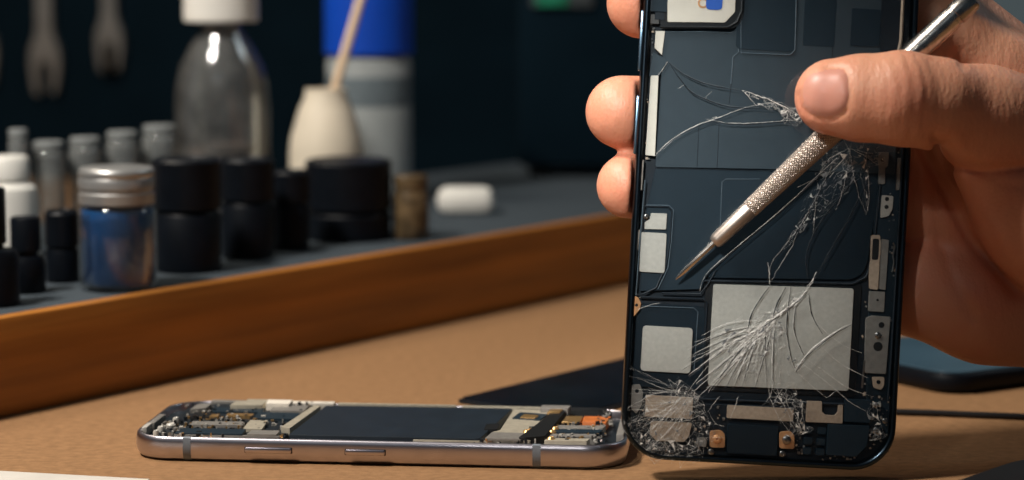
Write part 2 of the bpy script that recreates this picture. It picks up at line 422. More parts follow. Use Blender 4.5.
m_bluephone = mat('blue_slate_glass', C(58, 84, 100), 0.3, var=0.15, scale=30, coat=0.3)
c0 = at_z(950, 392, 0); ang = math.radians(33)
ex = Vector((math.cos(ang), math.sin(ang), 0)); ey = Vector((-ex.y, ex.x, 0))
mw = Matrix(((ex.x, ey.x, 0, c0.x), (ex.y, ey.y, 0, c0.y), (0, 0, 1, 0), (0, 0, 0, 1)))
e = tag(empty('dark_phone', mw), 'dark blue phone lying on the bench beneath the hand', 'phone')
bm = bmesh.new()
bm_loft(bm, [[(x, y, z) for x, y in rrect(.145 - 2 * i, .072 - 2 * i, .012 - i * .5, 8, .066, .028)] for i, z in ((.002, 0), (.0004, .0014), (0, .003), (0, .005), (.0006, .0066), (.0016, .0072))])
obj_from_bm('phone_body', bm, m_blackplastic, e)
bm = bmesh.new(); bm_prism(bm, rrect(.1416, .0686, .0105, 8, .066, .028), .0072, .0078, .0003); obj_from_bm('phone_glass', bm, m_bluephone, e)

bm = bmesh.new()
bm_tube(bm, [at_z(x, y, .0011) for x, y in ((700, 404), (780, 408), (880, 411.5), (930, 413), (980, 415), (1030, 417), (1120, 419), (1220, 412))], .0011, 10)
tag(obj_from_bm('black_cable', bm, m_rubber), 'thin black cable lying across the paper at right', 'cable')

pe1 = at_z(960, 481, .005); pe2 = at_z(1026, 458, .005); pd = (pe2 - pe1).normalized(); pn = Vector((pd.y, -pd.x, 0)); pc = (pe1 + pe2) / 2 - pd * .018 + pn * .0535
bm = bmesh.new()
P = rrect(.14, .11, .045, 14)
bm_loft(bm, [[(x * (1 - i / .08), y * (1 - i / .055), z) for x, y in P] for i, z in ((.0015, 0), (0, .001), (0, .004), (.0008, .005), (.002, .0054))])
m_padedge = m_rubber
o = tag(obj_from_bm('rubber_pad', bm, m_rubber), 'black rounded pad at the near right corner', 'pad')
o.location = (pc.x, pc.y, 0); o.rotation_euler = (0, 0, math.atan2(pd.y, pd.x))

p0 = at_z(-40, 471.5, 0); p1 = at_z(150, 482, 0); dd = (p1 - p0).normalized(); nn = Vector((dd.y, -dd.x, 0))
bm = bmesh.new()
quad = [p0 - dd * .02, p1 + dd * .0, p1 + nn * .07, p0 - dd * .02 + nn * .07]
bm_prism(bm, [(v.x, v.y) for v in quad], 0, .0009, .0002)
tag(obj_from_bm('white_card', bm, m_paper), 'white card edge at the near left corner', 'card')

# ------------------------------------------------------------------ HELD PHONE
RHO = math.radians(3.1)
O_PX = (757.0, 465.5)
def frame_matrix(rho):
    o = at_depth(O_PX[0], O_PX[1], D0)
    u = R_ * math.cos(rho) - UP * math.sin(rho); v = R_ * math.sin(rho) + UP * math.cos(rho); w = -FW
    m = Matrix(((u.x, v.x, w.x), (u.y, v.y, w.y), (u.z, v.z, w.z))).to_4x4(); m.translation = o
    return m
PM = frame_matrix(RHO); PMI = PM.inverted()
HM = frame_matrix(0.0); HMI = HM.inverted()
MM = .001
def pp(px, py, w=0.0):
    """pixel on the plane w (mm towards the camera) of the held phone -> phone metres (u,v)"""
    q = PMI @ at_depth(px, py, D0 - w * MM); return (q.x, q.y)
phone = tag(empty('broken_phone', PM), 'upright opened phone with shattered glass held in the hand', 'phone')
PW, PL, PR = .0789, .166, .0125

m_frame = mat('navy_frame', C(50, 62, 72), 0.28, 1.0, var=0.1, scale=200)
m_btn = mat('blue_grey_button', C(120, 150, 172), 0.3, 1.0, var=0.05)
m_mid = mat('navy_midplate', C(13, 25, 35), 0.55, var=0.2, scale=500, bump=0.1, bscale=1500)
m_slate = mat('slate_film', C(52, 64, 72), 0.5, var=0.05, scale=300, spec=0.4)
m_slate2 = mat('slate_film_dark', C(28, 43, 53), 0.45, var=0.06, scale=300, spec=0.4)
m_batt = mat('battery_wrap', C(14, 30, 40), 0.4, var=0.08, scale=250)
m_silver = mat('silver_shield', C(190, 186, 177), 0.5, 0.2, var=0.07, scale=900, bump=0.06, bscale=3000)
m_tan = mat('tan_shield', C(186, 166, 146), 0.5, 0.25, var=0.12, scale=900, bump=0.1, bscale=2500)
m_greyplate = mat('grey_bracket', C(138, 134, 128), 0.45, 0.3, var=0.12, scale=600)
m_tape = mat('cream_tape', C(224, 216, 202), 0.6, var=0.04, scale=300)
m_copper = mat('copper', C(220, 164, 116), 0.4, 0.4, var=0.12, scale=600)
m_screw = mat('screw_steel', C(150, 146, 142), 0.3, 1.0, var=0.1, scale=900)
m_hole = mat('black_hole', C(4, 6, 8), 0.6)
m_edge = mat('film_edge', C(84, 98, 108), 0.5, var=0.1, scale=400)
m_bluestk = mat('blue_sticker', C(44, 96, 190), 0.5, var=0.05)
m_gasket = mat('black_gasket', C(10, 13, 17), 0.5, var=0.15, scale=300)

cx, cy = 0.0, PL / 2
bm = bmesh.new()
prof = [(1.9, -1.6), (1.75, -.5), (1.3, -.1), (.75, -.1), (.3, -.5), (.05, -1.4), (0, -2.4), (0, -5.6), (.1, -6.8), (.6, -8.0), (1.6, -8.6), (2.2, -8.6), (2.2, -2.4)]
bm_loft(bm, [[(x, y, w * MM) for x, y in rrect(PW - 2 * i * MM, PL - 2 * i * MM, PR - i * MM * .8, 12, cx, cy)] for i, w in prof], closed=True)
obj_from_bm('phone_frame', bm, m_frame, phone, ang=50)
for (y0, y1) in ((9, 70), (95, 154)):
    va = pp(640, y1)[1]; vb = pp(640, y0)[1]
    bm = bmesh.new(); bm_box(bm, (-PW / 2 - .0002, (va + vb) / 2, -.0036), (.0009, vb - va, .0026), bev=.0004)
    obj_from_bm('side_button', bm, m_btn, phone)
bm = bmesh.new(); bm_prism(bm, rrect(PW - .0042, PL - .0042, PR - .002, 12, cx, cy), -.0084, -.0076); obj_from_bm('back_cover', bm, m_blackgloss, phone)
bm = bmesh.new(); bm_prism(bm, rrect(PW - .0040, PL - .0040, PR - .002, 12, cx, cy), -.0070, -.0030, .0001); obj_from_bm('mid_plate', bm, m_mid, phone)

def P2(poly, w=-1.5): return [pp(x, y, w) for x, y in poly]
def plate(name, poly, w0, w1, m, r=0.0, bev=.06, parent=phone, label=None, holes=()):
    pts = P2(poly, w1)
    if r: pts = roundpoly(pts, r * MM, 5)
    bm = bmesh.new(); bm_prism(bm, pts, w0 * MM, w1 * MM, bev * MM)
    o = obj_from_bm(name, bm, m, parent, ang=30)
    if label: o['label'] = label
    for hx, hy, hr in holes:
        c = pp(hx, hy, w1)
        lathe('screw_hole', [(0, -.0001), (hr * MM, -.0001), (hr * MM, .00004), (hr * MM * .8, .00006), (0, .00003)], m_hole, o, n=18, loc=(c[0], c[1], w1 * MM))
    return o
def rect(x0, y0, x1, y1):
    """phone-aligned rectangle through two opposite pixels"""
    a = pp(x0, y0, -1.5); b = pp(x1, y1, -1.5)
    out = []
    for (u, v) in ((a[0], a[1]), (b[0], a[1]), (b[0], b[1]), (a[0], b[1])):
        q = PM @ Vector((u, v, -.0015)); rel = q - CAM; d = rel.dot(FW)
        out.append((512 + rel.dot(R_) / d * F, 240 - rel.dot(UP) / d * F))
    return out
def ridge(name, pts, w, rad, m, parent=phone):
    bm = bmesh.new(); bm_tube(bm, [(pp(x, y, w)[0], pp(x, y, w)[1], w * MM) for x, y in pts], rad * MM, 8)
    return obj_from_bm(name, bm, m, parent)
def screw(px, py, r, w, m=None, name='screw'):
    c = pp(px, py, w); r *= MM; m = m or m_screw
    o = lathe(name, [(r, -.0004), (r, .0001), (r * .85, .00022), (r * .4, .00026), (r * .34, .0001), (0, .0001)], m, phone, n=20, loc=(c[0], c[1], w * MM))
    return o

# upper film panels
plate('upper_film', [(664, 31), (733, 32), (738, 26), (741, -110), (905, -110), (895, 174), (768, 169), (655.5, 167)], -3, -1.75, m_slate, .6)
plate('graphite_pad', rect(742, -70, 795, 52), -2, -1.55, m_slate2, 1.6)
ridge('pad_outline', [(744, -60), (741, 30), (741, 53), (790, 55), (795, 50), (798, -60)], -1.56, .16, m_edge)
ridge('film_outline', [(665, 32), (700, 31.5), (730, 33), (737, 29), (738.5, 52), (733, 57), (731, 84)], -1.7, .13, m_edge)
plate('dark_patch', rect(852, 8, 879, 47), -2, -1.62, m_slate2, .3)
plate('dark_patch', rect(806, -20, 834, 47), -2, -1.68, m_slate2, .3)
plate('inner_wall', [(884, -100), (908, -100), (900, 60), (880, 58)], -3, -1.4, m_mid, .4)
ridge('flex_strip', [(905, -40), (901, 40), (899, 50)], -1.0, .5, m_tan)
# camera bracket
plate('camera_gasket', [(659, -80), (748, -80), (744, 18), (735, 29), (660, 29)], -3, -1.35, m_gasket, 2.0, .12)
ridge('gasket_lip', [(660, 27), (728, 27.5), (737, 22), (742, 10), (745, -60)], -1.2, .45, m_gasket)
cb = plate('camera_bracket', [(668, -70), (739, -70), (735, 12), (725, 22.5), (667.5, 22)], -2, -.95, m_tape, .5, .1, label='cream metal camera bracket')
c = pp(703, 3, -.9)
lathe('bronze_sensor', [(0, -.0003), (.0015, -.0003), (.0015, .00008), (.001, .00012), (.0009, -.0001), (0, -.0001)], m_copper, cb, n=24, loc=(c[0], c[1], -.95 * MM))
bm = bmesh.new(); bm_prism(bm, roundpoly(P2([(706, -4), (723, -4), (722, 10), (706, 9.5)], -.9), .0012, 5), -.0010, -.00082, .00003); obj_from_bm('blue_sticker', bm, m_bluestk, cb)
plate('dark_connector', rect(651, -20, 667, 12), -2.5, -1.0, m_slate2, .3)
plate('edge_clip', rect(651, 14, 659, 24), -2.5, -1.2, m_screw, .3)
plate('edge_clip', rect(655, 12, 664, 20), -2.5, -1.1, m_mid, .2)
plate('cream_strip', [(656, 31), (665, 31), (662, 55), (656, 49), (654.5, 48)], -2.5, -1.25, m_tape, .2, label='cream strip')
plate('dark_flap', [(653, 52), (662, 57), (668, 61), (659, 76), (649, 76)], -2.4, -1.35, m_slate, .2)
plate('long_cream_strip', [(651, 75.5), (658.5, 75.5), (655, 156), (645.5, 155)], -2.5, -1.2, m_tape, .2, label='long cream strip')
plate('edge_rail', [(648, 12), (651, 12), (643, 160), (639, 160)], -2.6, -1.3, m_hole, .1)
plate('thin_bracket', [(641, 160), (644, 160), (642, 190), (638.5, 190)], -2.6, -1.1, m_greyplate, .1)
plate('thin_bracket', [(638, 230), (640, 230), (638, 250), (636.5, 250)], -2.6, -1.1, m_greyplate, .1)
# middle film and battery
plate('lower_film', [(655.5, 168.5), (820, 171), (834, 155), (838, 160), (713, 268), (704, 280), (702, 289), (640, 291), (647, 206)], -3, -1.85, m_slate2, .3)
for a, b in (((699, 122), (697, 167)), ((719, 124), (717, 168)), ((731, 84), (729, 104)), ((833, -30), (831, 168)), ((655, 168), (772, 171))):
    ridge('film_seam', [a, b], -1.78, .10, m_mid)
ridge('pad_outline', [(720, 232), (722, 182), (726, 179), (760, 179)], -1.82, .09, m_edge)
plate('battery', [(838, 158), (884, 150), (868, 262), (863, 274), (852, 280), (706, 278), (716, 268)], -3, -2.0, m_batt, 1.5, .25)
ridge('battery_lip', [(704, 281), (780, 282), (853, 284), (866, 277), (872, 262), (884, 152)], -1.8, .35, m_mid)
ridge('tray_lip', [(644, 206), (668, 207), (672, 211), (670, 240), (666, 266), (656, 288), (643, 294), (634, 295)], -1.6, .26, m_mid)
ridge('tray_lip', [(646, 205), (669, 205.5), (673.5, 210), (671.5, 240), (668, 268), (658, 289)], -1.6, .14, m_edge)
plate('shield_plate', [(651, 213), (667, 213.5), (666, 229.5), (644.5, 229), (645, 222), (650, 219)], -2.4, -1.2, m_silver, .3)
screw(646.5, 216.5, .8, -1.3)
plate('shield_plate', rect(641.5, 232, 664.5, 273), -2.4, -1.2, m_silver, .6)
# square pad
plate('pad_recess', rect(637, 303, 701, 390), -3, -2.2, m_batt, 1.5, .2)
ridge('pad_outline', [(640, 297), (703, 299), (707, 303), (702, 384)], -1.7, .3, m_mid)
ridge('pad_outline', [(640, 306), (694, 308), (698, 312), (694, 372)], -1.8, .12, m_edge)
plate('square_shield', rect(643, 325.5, 690.5, 373.5), -2.6, -1.3, m_silver, 1.2, .12)
ridge('trim_bar', [(662, 293), (700, 294), (708, 284), (716, 270)], -1.6, .22, m_mid)
# the big plate
plate('plate_recess', [(706, 279), (862, 284), (855, 397), (700, 390)], -3, -2.3, m_gasket, 1.0, .1)
plate('main_shield', [(713.5, 284), (854, 288.5), (848.5, 391), (708, 385.5)], -2.4, -1.2, m_silver, .9, .14, label='large silver shield plate')
ridge('trim_bar', [(636, 397), (700, 399), (780, 402), (868, 405)], -1.7, .35, m_mid)
ridge('trim_bar', [(690, 404), (780, 407), (800, 408)], -1.6, .2, m_mid)
# bottom assembly
plate('tan_shield', rect(646, 395, 692, 419), -2.6, -1.35, m_tan, .3)
plate('tan_shield', [(651, 421), (692, 423), (689, 436), (684, 442), (656, 441), (650, 434)], -2.6, -1.25, m_tan, .5)
plate('speaker_block', rect(728, 424, 777, 456), -3, -1.1, m_batt, .5, .2)
plate('tan_strip', rect(727.5, 405, 793, 421.5), -2.6, -1.2, m_tan, .3)
for (x, y) in ((717, 439), (786.5, 440)):
    o = plate('copper_tab', [(x - 7, y - 8), (x + 4, y - 9), (x + 8, y - 5), (x + 8, y + 9), (x - 7, y + 8.5)], -2.4, -1.0, m_copper, .8, .15, label='copper screw tab')
    c = pp(x, y, -1.0)
    lathe('tab_screw', [(0, 0), (.0013, 0), (.0013, .0004), (.0009, .00065), (.0004, .0007), (.0003, .0005), (0, .0005)], m_copper if x < 750 else m_screw, o, n=20, loc=(c[0], c[1], -.001))
for (x, y, r) in ((711, 452, .9), (782.5, 454, .9), (877, 431, 1.2), (885, 421, .8), (876, 405, .8), (697, 444, .7), (872, 418, .6)): screw(x, y, r, -1.2)
plate('tan_bracket', [(807, 401), (822, 401.5), (822, 412), (826, 415), (835, 415.5), (838, 412), (838.5, 405), (843, 405), (842.5, 423.5), (806, 422)], -2.6, -1.2, m_tan, .3)
plate('dark_module', rect(845, 399, 870, 423), -3, -1.2, m_slate2, .4, .12)
plate('dark_module', [(828, 424), (870, 426), (867, 446), (856, 457), (826, 455)], -3, -1.0, m_slate2, .5, .15)
for (x, y) in ((808, 430), (822, 431), (808, 441), (821, 442), (807, 451), (820, 452)):
    plate('contact_block', rect(x - 4, y - 3.5, x + 4, y + 3.5), -2.8, -1.5, m_slate2, .4)
plate('corner_bracket', [(632, 385), (640, 384), (643, 393), (642, 405), (636, 414), (631, 408)], -2.8, -1.2, m_greyplate, .5, holes=((637, 391, .55),))
plate('pin_bracket', [(697, 438), (704, 437), (707, 441), (706, 447), (697, 446)], -2.6, -1.2, m_greyplate, .3)
for (x, y) in ((662, 447), (672, 449), (683, 450), (692, 449)):
    plate('contact_block', rect(x - 4, y - 3, x + 4, y + 4), -2.8, -1.5, m_mid, .3)
# right side column
plate('side_rail', [(878, 142), (909, 142), (891, 440), (866, 436), (868, 330)], -3, -2.2, m_slate2, .5)
plate('side_bracket', [(879, 152), (889, 152), (888, 166), (885, 168), (885, 184), (878.5, 184), (879, 168), (878, 164)], -2.4, -1.2, m_greyplate, .3, holes=((882.5, 160, .5),))
plate('edge_strip', [(898, 158), (902, 158), (899.5, 190), (896, 190)], -2.4, -1.2, m_greyplate, .1)
plate('hole_plate', [(882, 195), (893.5, 196), (892.5, 209), (889, 216), (880.5, 218)], -2.4, -1.1, m_silver, .5, holes=((887, 199, .62), (886.5, 207, .62)))
pl = plate('port_bracket', [(871, 235), (880, 235), (881, 243), (878, 290), (869.5, 289), (869, 270), (870.5, 262)], -2.4, -1.0, m_tan, .5)
bm = bmesh.new(); bm_prism(bm, roundpoly(P2(rect(872.8, 238.5, 878.2, 260), -.95), .0006, 4), -.0011, -.00094, .00002); obj_from_bm('port_slot', bm, m_hole, pl)
plate('port_side', [(881.5, 239), (889, 240), (885.5, 290), (878.8, 289)], -2.4, -1.15, m_greyplate, .2)
ridge('spring_contact', [(893, 243), (895, 246), (893, 256), (894, 262), (892, 272)], -1.2, .3, m_screw)
plate('square_bracket', rect(869.5, 291, 884, 312), -2.4, -1.1, m_greyplate, .3, holes=((877.5, 300, .35),))
plate('grey_bracket', [(866, 318), (872, 315.5), (890.5, 317), (886, 374), (864.5, 373)], -2.4, -1.0, m_greyplate, .6, .1, holes=((881.5, 325, .85), (878, 346.5, 1.35)))
screw(878, 335.5, .95, -.95, m_screw)
ridge('brass_edge', [(864.5, 360), (863, 376), (862, 388)], -1.2, .3, m_screw)
plate('copper_tab', [(872, 377), (884.5, 377), (884, 386), (881, 390), (874, 388)], -2.4, -1.0, m_tan, .6, holes=((878.5, 382, .62),))
plate('side_clip', [(873, 402), (881, 403), (881, 407), (873, 407)], -2.4, -1.1, m_silver, .2)
plate('left_clip', [(634, 296), (638, 297), (641, 303), (640, 309), (636, 314), (632, 318), (632, 306)], -2.6, -1.1, m_copper, .3, label='bronze clip', holes=((636.5, 305, .45),))
ridge('left_seam', [(645, 180), (640, 240), (636, 295)], -1.3, .16, m_edge)
ridge('left_seam', [(633, 318), (630, 370), (629, 410)], -1.3, .16, m_mid)
ridge('right_seam', [(903, 140), (898, 240), (891, 360), (888, 400)], -1.2, .3, m_mid)

# tiny soldered specks, uncounted
def specks(name, regions, w, mats, parent, conv, seed, size=(.2, .7), hgt=(.1, .4)):
    rg = np.random.RandomState(seed); bm = bmesh.new(); mi = []
    for (x0, y0, x1, y1, n) in regions:
        for _ in range(n):
            x = x0 + (x1 - x0) * rg.rand(); y = y0 + (y1 - y0) * rg.rand(); c = conv(x, y)
            s = (size[0] + (size[1] - size[0]) * rg.rand()) * MM; s2 = s * (.5 + rg.rand()); h = (hgt[0] + (hgt[1] - hgt[0]) * rg.rand()) * MM
            n0 = len(bm.faces)
            bm_box(bm, (c[0], c[1], w * MM + h / 2), (s, s2, h), Matrix.Rotation(rg.choice([0, PI / 2, .3, -.4]), 3, 'Z'))
            mi += [rg.randint(len(mats))] * 6
    bm.faces.ensure_lookup_table()
    for f, i in zip(bm.faces, mi): f.material_index = i
    me = bpy.data.meshes.new(name); bm.to_mesh(me); bm.free()
    o = fin(name, me, mats, parent, False); o['kind'] = 'stuff'; return o
specks('board_components', [(640, 440, 700, 457, 60), (640, 395, 650, 440, 25), (695, 405, 726, 450, 40), (795, 400, 806, 455, 40),
       (868, 395, 889, 452, 60), (650, 8, 658, 60, 30), (862, 300, 868, 400, 20), (888, 150, 900, 330, 40), (646, 95, 650, 160, 20), (820, 455, 860, 460, 20)],
       -2.2, [m_screw, m_mid, m_hole, m_tan, m_greyplate], phone, lambda x, y: pp(x, y, -2), 3)

# cover glass with its cracks
m_cover = clear_mat('cover_glass', (0.95, 0.97, 0.98, 1), refl=0.05, rough=0.06, gain=0.3)
bm = bmesh.new(); bm_prism(bm, rrect(PW - .0044, PL - .0044, PR - .0022, 12, cx, cy), -.00048, -.0002)
glass = obj_from_bm('cover_glass', bm, m_cover, phone)
m_crk = mat('crack_white', C(205, 206, 202), 0.35, var=0.35, scale=1500)
m_crkd = mat('crack_shadow_dark', C(30, 36, 42), 0.25, var=0.3, scale=900)  # painted shadow lines beside the cracks, plus some dark slivers
m_crkg = mat('crack_grey', C(112, 116, 118), 0.3, var=0.4, scale=1500)
CV, CF, CM = [], [], []
WG = -.0002
def ribbon(pts, wid, mi=0, jit=.05, taper=True, w=WG, dx=0, dy=0, fade=1.0):
    P_ = [Vector(pp(x + dx, y + dy, 0)) for x, y in pts]
    # smooth then resample
    if len(P_) > 2:
        Q = []
        for i in range(len(P_) - 1):
            p0 = P_[max(i - 1, 0)]; p1 = P_[i]; p2 = P_[i + 1]; p3 = P_[min(i + 2, len(P_) - 1)]
            for t in (0, .25, .5, .75):
                Q.append(.5 * ((2 * p1) + (p2 - p0) * t + (2 * p0 - 5 * p1 + 4 * p2 - p3) * t * t + (-p0 + 3 * p1 - 3 * p2 + p3) * t ** 3))
        Q.append(P_[-1]); P_ = Q
    R = []
    for a, b in zip(P_[:-1], P_[1:]):
        n = max(1, int((b - a).length / .0008))
        for k in range(n): R.append(a.lerp(b, k / n))
    R.append(P_[-1]); n = len(R); base = len(CV)
    for i, p in enumerate(R):
        t = (R[min(i + 1, n - 1)] - R[max(i - 1, 0)]); t = t.normalized() if t.length > 0 else Vector((1, 0)); q = Vector((-t.y, t.x))
        s = i / max(1, n - 1); ww = wid * .55 * MM * ((.35 + .65 * math.sin(PI * min(1, max(0, s)))) if taper else 1) * (.6 + .8 * RS.rand())
        p = p + q * jit * MM * RS.randn() * (1 if 0 < i < n - 1 else 0)
        for k, z in ((-1, 0), (0, .35), (1, 0)):
            CV.append((p.x + q.x * k * ww / 2, p.y + q.y * k * ww / 2, w + .00002 + z * ww))
    for i in range(n - 1):
        a = base + i * 3
        CF.extend([(a, a + 3, a + 4, a + 1), (a + 1, a + 4, a + 5, a + 2)]); CM.extend([mi, mi])
def shard(x, y, s, mi=0, ang=None):
    c = Vector(pp(x, y, 0)); a = RS.rand() * 6.28 if ang is None else ang + RS.randn() * .3; b = len(CV)
    el = 1 + 2.2 * RS.rand()
    for k in range(3):
        t = a + k * 2.1 + RS.randn() * .3; v = Vector((math.cos(t), math.sin(t))) * s * MM * (.5 + RS.rand())
        along = Vector((math.cos(a), math.sin(a))); v = v + along * v.dot(along) * (el - 1)
        CV.append((c.x + v.x, c.y + v.y, WG + .00003 + RS.rand() * s * .0004))
    CF.append((b, b + 1, b + 2)); CM.append(mi)
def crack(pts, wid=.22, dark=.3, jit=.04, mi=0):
    if dark: ribbon(pts, dark, 1, jit * .5, dx=.9, dy=1.3, w=WG - .00001)  # offset dark ribbon paints the shadow side of the crack
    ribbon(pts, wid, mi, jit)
def web(a, b, spread, n, ln, mi=(0, 0, 2), wid=.12, size=.12):
    """crushed glass along a line: short crossing slivers and chips"""
    for _ in range(n):
        t = RS.rand(); x = a[0] + (b[0] - a[0]) * t + RS.randn() * spread; y = a[1] + (b[1] - a[1]) * t + RS.randn() * spread
        th = math.atan2(b[1] - a[1], b[0] - a[0]) + RS.randn() * .7; l = ln * (.3 + RS.rand())
        mid = (x + l / 2 * math.cos(th) + RS.randn(), y + l / 2 * math.sin(th) + RS.randn())
        ribbon([(x, y), mid, (x + l * math.cos(th + .3 * RS.randn()), y + l * math.sin(th + .3 * RS.randn()))], wid * (.4 + RS.rand()), mi[RS.randint(len(mi))], .03)
        if RS.rand() < .6: shard(x, y, size * (.5 + 1.2 * RS.rand()), mi[RS.randint(len(mi))])
from mathutils.geometry import delaunay_2d_cdt
def shatter(a, b, wa, wb, n, wid=.09, stretch=1.0, mi=(0, 0, 2, 2), keep=.75, fill=.12, maxl=16):
    """crushed glass between pixels a and b: a net of straight fracture lines with a few glinting facets"""
    A_, B_ = Vector(a), Vector(b); d = (B_ - A_); L_ = max(d.length, 1e-6); t_ = d / L_ if d.length > 1e-6 else Vector((1, 0)); q_ = Vector((-t_.y, t_.x)); pts = []
    for _ in range(n):
        t = RS.rand(); k = RS.randn() * .5 * (wa + (wb - wa) * t)
        p = A_ + t_ * (t * L_) + q_ * k; pts.append(Vector((t * L_ / stretch, k)))
    co, ed, fc = delaunay_2d_cdt(pts, [], [], 0, 1e-4)[:3]
    back = lambda v: A_ + t_ * (v.x * stretch) + q_ * v.y
    co = [back(v) for v in co]
    for i, j in ed:
        l = (co[i] - co[j]).length
        if l > maxl or RS.rand() > keep: continue
        ribbon([tuple(co[i]), tuple(co[j])], wid * (.35 + 1.1 * RS.rand() ** 2), mi[RS.randint(len(mi))], .015, False)
    for f in fc:
        if RS.rand() < fill and max((co[f[k]] - co[f[k - 1]]).length for k in range(3)) < maxl * .6:
            b0 = len(CV)
            for k in f:
                u, v = pp(co[k].x, co[k].y, 0); CV.append((u, v, WG + .00002 + RS.rand() * .00012))
            CF.append((b0, b0 + 1, b0 + 2)); CM.append(mi[RS.randint(len(mi))])
# upper field
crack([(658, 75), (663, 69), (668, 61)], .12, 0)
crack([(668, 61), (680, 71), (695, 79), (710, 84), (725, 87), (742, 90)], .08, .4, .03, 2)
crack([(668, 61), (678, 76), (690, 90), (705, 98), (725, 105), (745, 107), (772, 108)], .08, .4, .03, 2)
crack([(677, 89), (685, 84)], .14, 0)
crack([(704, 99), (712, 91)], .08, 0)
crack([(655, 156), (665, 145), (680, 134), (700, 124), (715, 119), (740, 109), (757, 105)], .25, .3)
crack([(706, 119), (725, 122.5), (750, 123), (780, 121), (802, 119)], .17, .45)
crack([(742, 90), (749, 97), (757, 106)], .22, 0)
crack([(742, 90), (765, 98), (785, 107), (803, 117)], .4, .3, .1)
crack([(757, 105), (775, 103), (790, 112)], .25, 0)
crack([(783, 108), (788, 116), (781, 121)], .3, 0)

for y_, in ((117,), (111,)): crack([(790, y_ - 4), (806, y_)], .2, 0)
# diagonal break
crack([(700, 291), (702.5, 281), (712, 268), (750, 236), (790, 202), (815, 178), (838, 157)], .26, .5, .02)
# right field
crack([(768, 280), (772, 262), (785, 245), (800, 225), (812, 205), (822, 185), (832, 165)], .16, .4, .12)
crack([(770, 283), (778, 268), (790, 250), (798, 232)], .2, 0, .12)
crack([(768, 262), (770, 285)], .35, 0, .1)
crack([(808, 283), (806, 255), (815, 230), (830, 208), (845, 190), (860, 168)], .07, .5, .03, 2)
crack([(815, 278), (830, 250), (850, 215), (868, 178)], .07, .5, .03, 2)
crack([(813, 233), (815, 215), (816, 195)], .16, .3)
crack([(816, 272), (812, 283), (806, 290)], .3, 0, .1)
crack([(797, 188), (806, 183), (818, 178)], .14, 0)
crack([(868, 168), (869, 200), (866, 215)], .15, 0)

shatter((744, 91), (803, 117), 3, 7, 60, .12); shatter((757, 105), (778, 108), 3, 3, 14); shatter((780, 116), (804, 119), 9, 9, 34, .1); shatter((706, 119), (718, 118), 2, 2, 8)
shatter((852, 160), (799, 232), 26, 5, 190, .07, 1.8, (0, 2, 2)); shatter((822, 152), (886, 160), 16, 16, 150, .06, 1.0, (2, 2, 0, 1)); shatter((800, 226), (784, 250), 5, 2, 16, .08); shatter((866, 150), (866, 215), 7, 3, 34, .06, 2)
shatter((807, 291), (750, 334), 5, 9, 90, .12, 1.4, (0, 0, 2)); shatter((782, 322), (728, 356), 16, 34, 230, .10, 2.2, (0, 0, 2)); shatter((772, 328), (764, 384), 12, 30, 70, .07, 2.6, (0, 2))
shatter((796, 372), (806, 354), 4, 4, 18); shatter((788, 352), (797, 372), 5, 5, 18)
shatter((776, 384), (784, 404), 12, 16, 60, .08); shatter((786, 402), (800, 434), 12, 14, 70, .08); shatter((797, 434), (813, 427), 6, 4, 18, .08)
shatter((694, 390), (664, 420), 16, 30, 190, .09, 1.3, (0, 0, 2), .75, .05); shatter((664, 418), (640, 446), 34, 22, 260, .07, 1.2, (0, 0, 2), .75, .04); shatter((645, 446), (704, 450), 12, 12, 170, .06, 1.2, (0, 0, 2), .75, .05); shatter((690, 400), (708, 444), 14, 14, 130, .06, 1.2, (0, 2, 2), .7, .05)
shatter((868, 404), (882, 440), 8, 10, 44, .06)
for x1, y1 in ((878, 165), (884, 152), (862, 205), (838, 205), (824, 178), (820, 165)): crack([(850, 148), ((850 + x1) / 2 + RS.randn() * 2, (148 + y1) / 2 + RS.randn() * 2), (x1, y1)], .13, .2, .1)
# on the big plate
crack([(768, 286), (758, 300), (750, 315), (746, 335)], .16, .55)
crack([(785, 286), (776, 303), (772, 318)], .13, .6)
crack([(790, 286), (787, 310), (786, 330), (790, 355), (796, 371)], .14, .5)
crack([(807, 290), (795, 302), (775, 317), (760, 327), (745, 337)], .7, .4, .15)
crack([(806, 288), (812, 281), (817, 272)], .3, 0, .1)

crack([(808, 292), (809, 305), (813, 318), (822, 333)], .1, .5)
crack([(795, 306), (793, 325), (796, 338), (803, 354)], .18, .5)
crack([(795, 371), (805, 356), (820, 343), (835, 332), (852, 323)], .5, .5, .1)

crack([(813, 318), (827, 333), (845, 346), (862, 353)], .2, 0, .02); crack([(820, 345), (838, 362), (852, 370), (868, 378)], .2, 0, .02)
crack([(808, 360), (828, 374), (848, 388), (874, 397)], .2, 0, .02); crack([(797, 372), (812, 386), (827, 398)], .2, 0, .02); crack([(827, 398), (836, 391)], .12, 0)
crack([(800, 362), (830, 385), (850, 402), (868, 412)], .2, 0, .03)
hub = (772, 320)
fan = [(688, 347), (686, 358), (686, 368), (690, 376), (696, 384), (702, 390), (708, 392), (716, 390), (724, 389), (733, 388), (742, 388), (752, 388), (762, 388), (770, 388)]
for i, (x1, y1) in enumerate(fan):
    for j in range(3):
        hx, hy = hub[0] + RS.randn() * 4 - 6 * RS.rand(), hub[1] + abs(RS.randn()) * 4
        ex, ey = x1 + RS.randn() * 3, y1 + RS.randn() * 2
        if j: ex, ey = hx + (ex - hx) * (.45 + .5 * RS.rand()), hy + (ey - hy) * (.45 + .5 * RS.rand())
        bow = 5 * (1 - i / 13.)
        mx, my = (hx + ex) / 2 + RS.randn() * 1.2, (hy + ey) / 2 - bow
        crack([(hx, hy), (mx, my), (ex, ey)], .10 + .22 * RS.rand(), .3 if j == 0 else 0, .06)




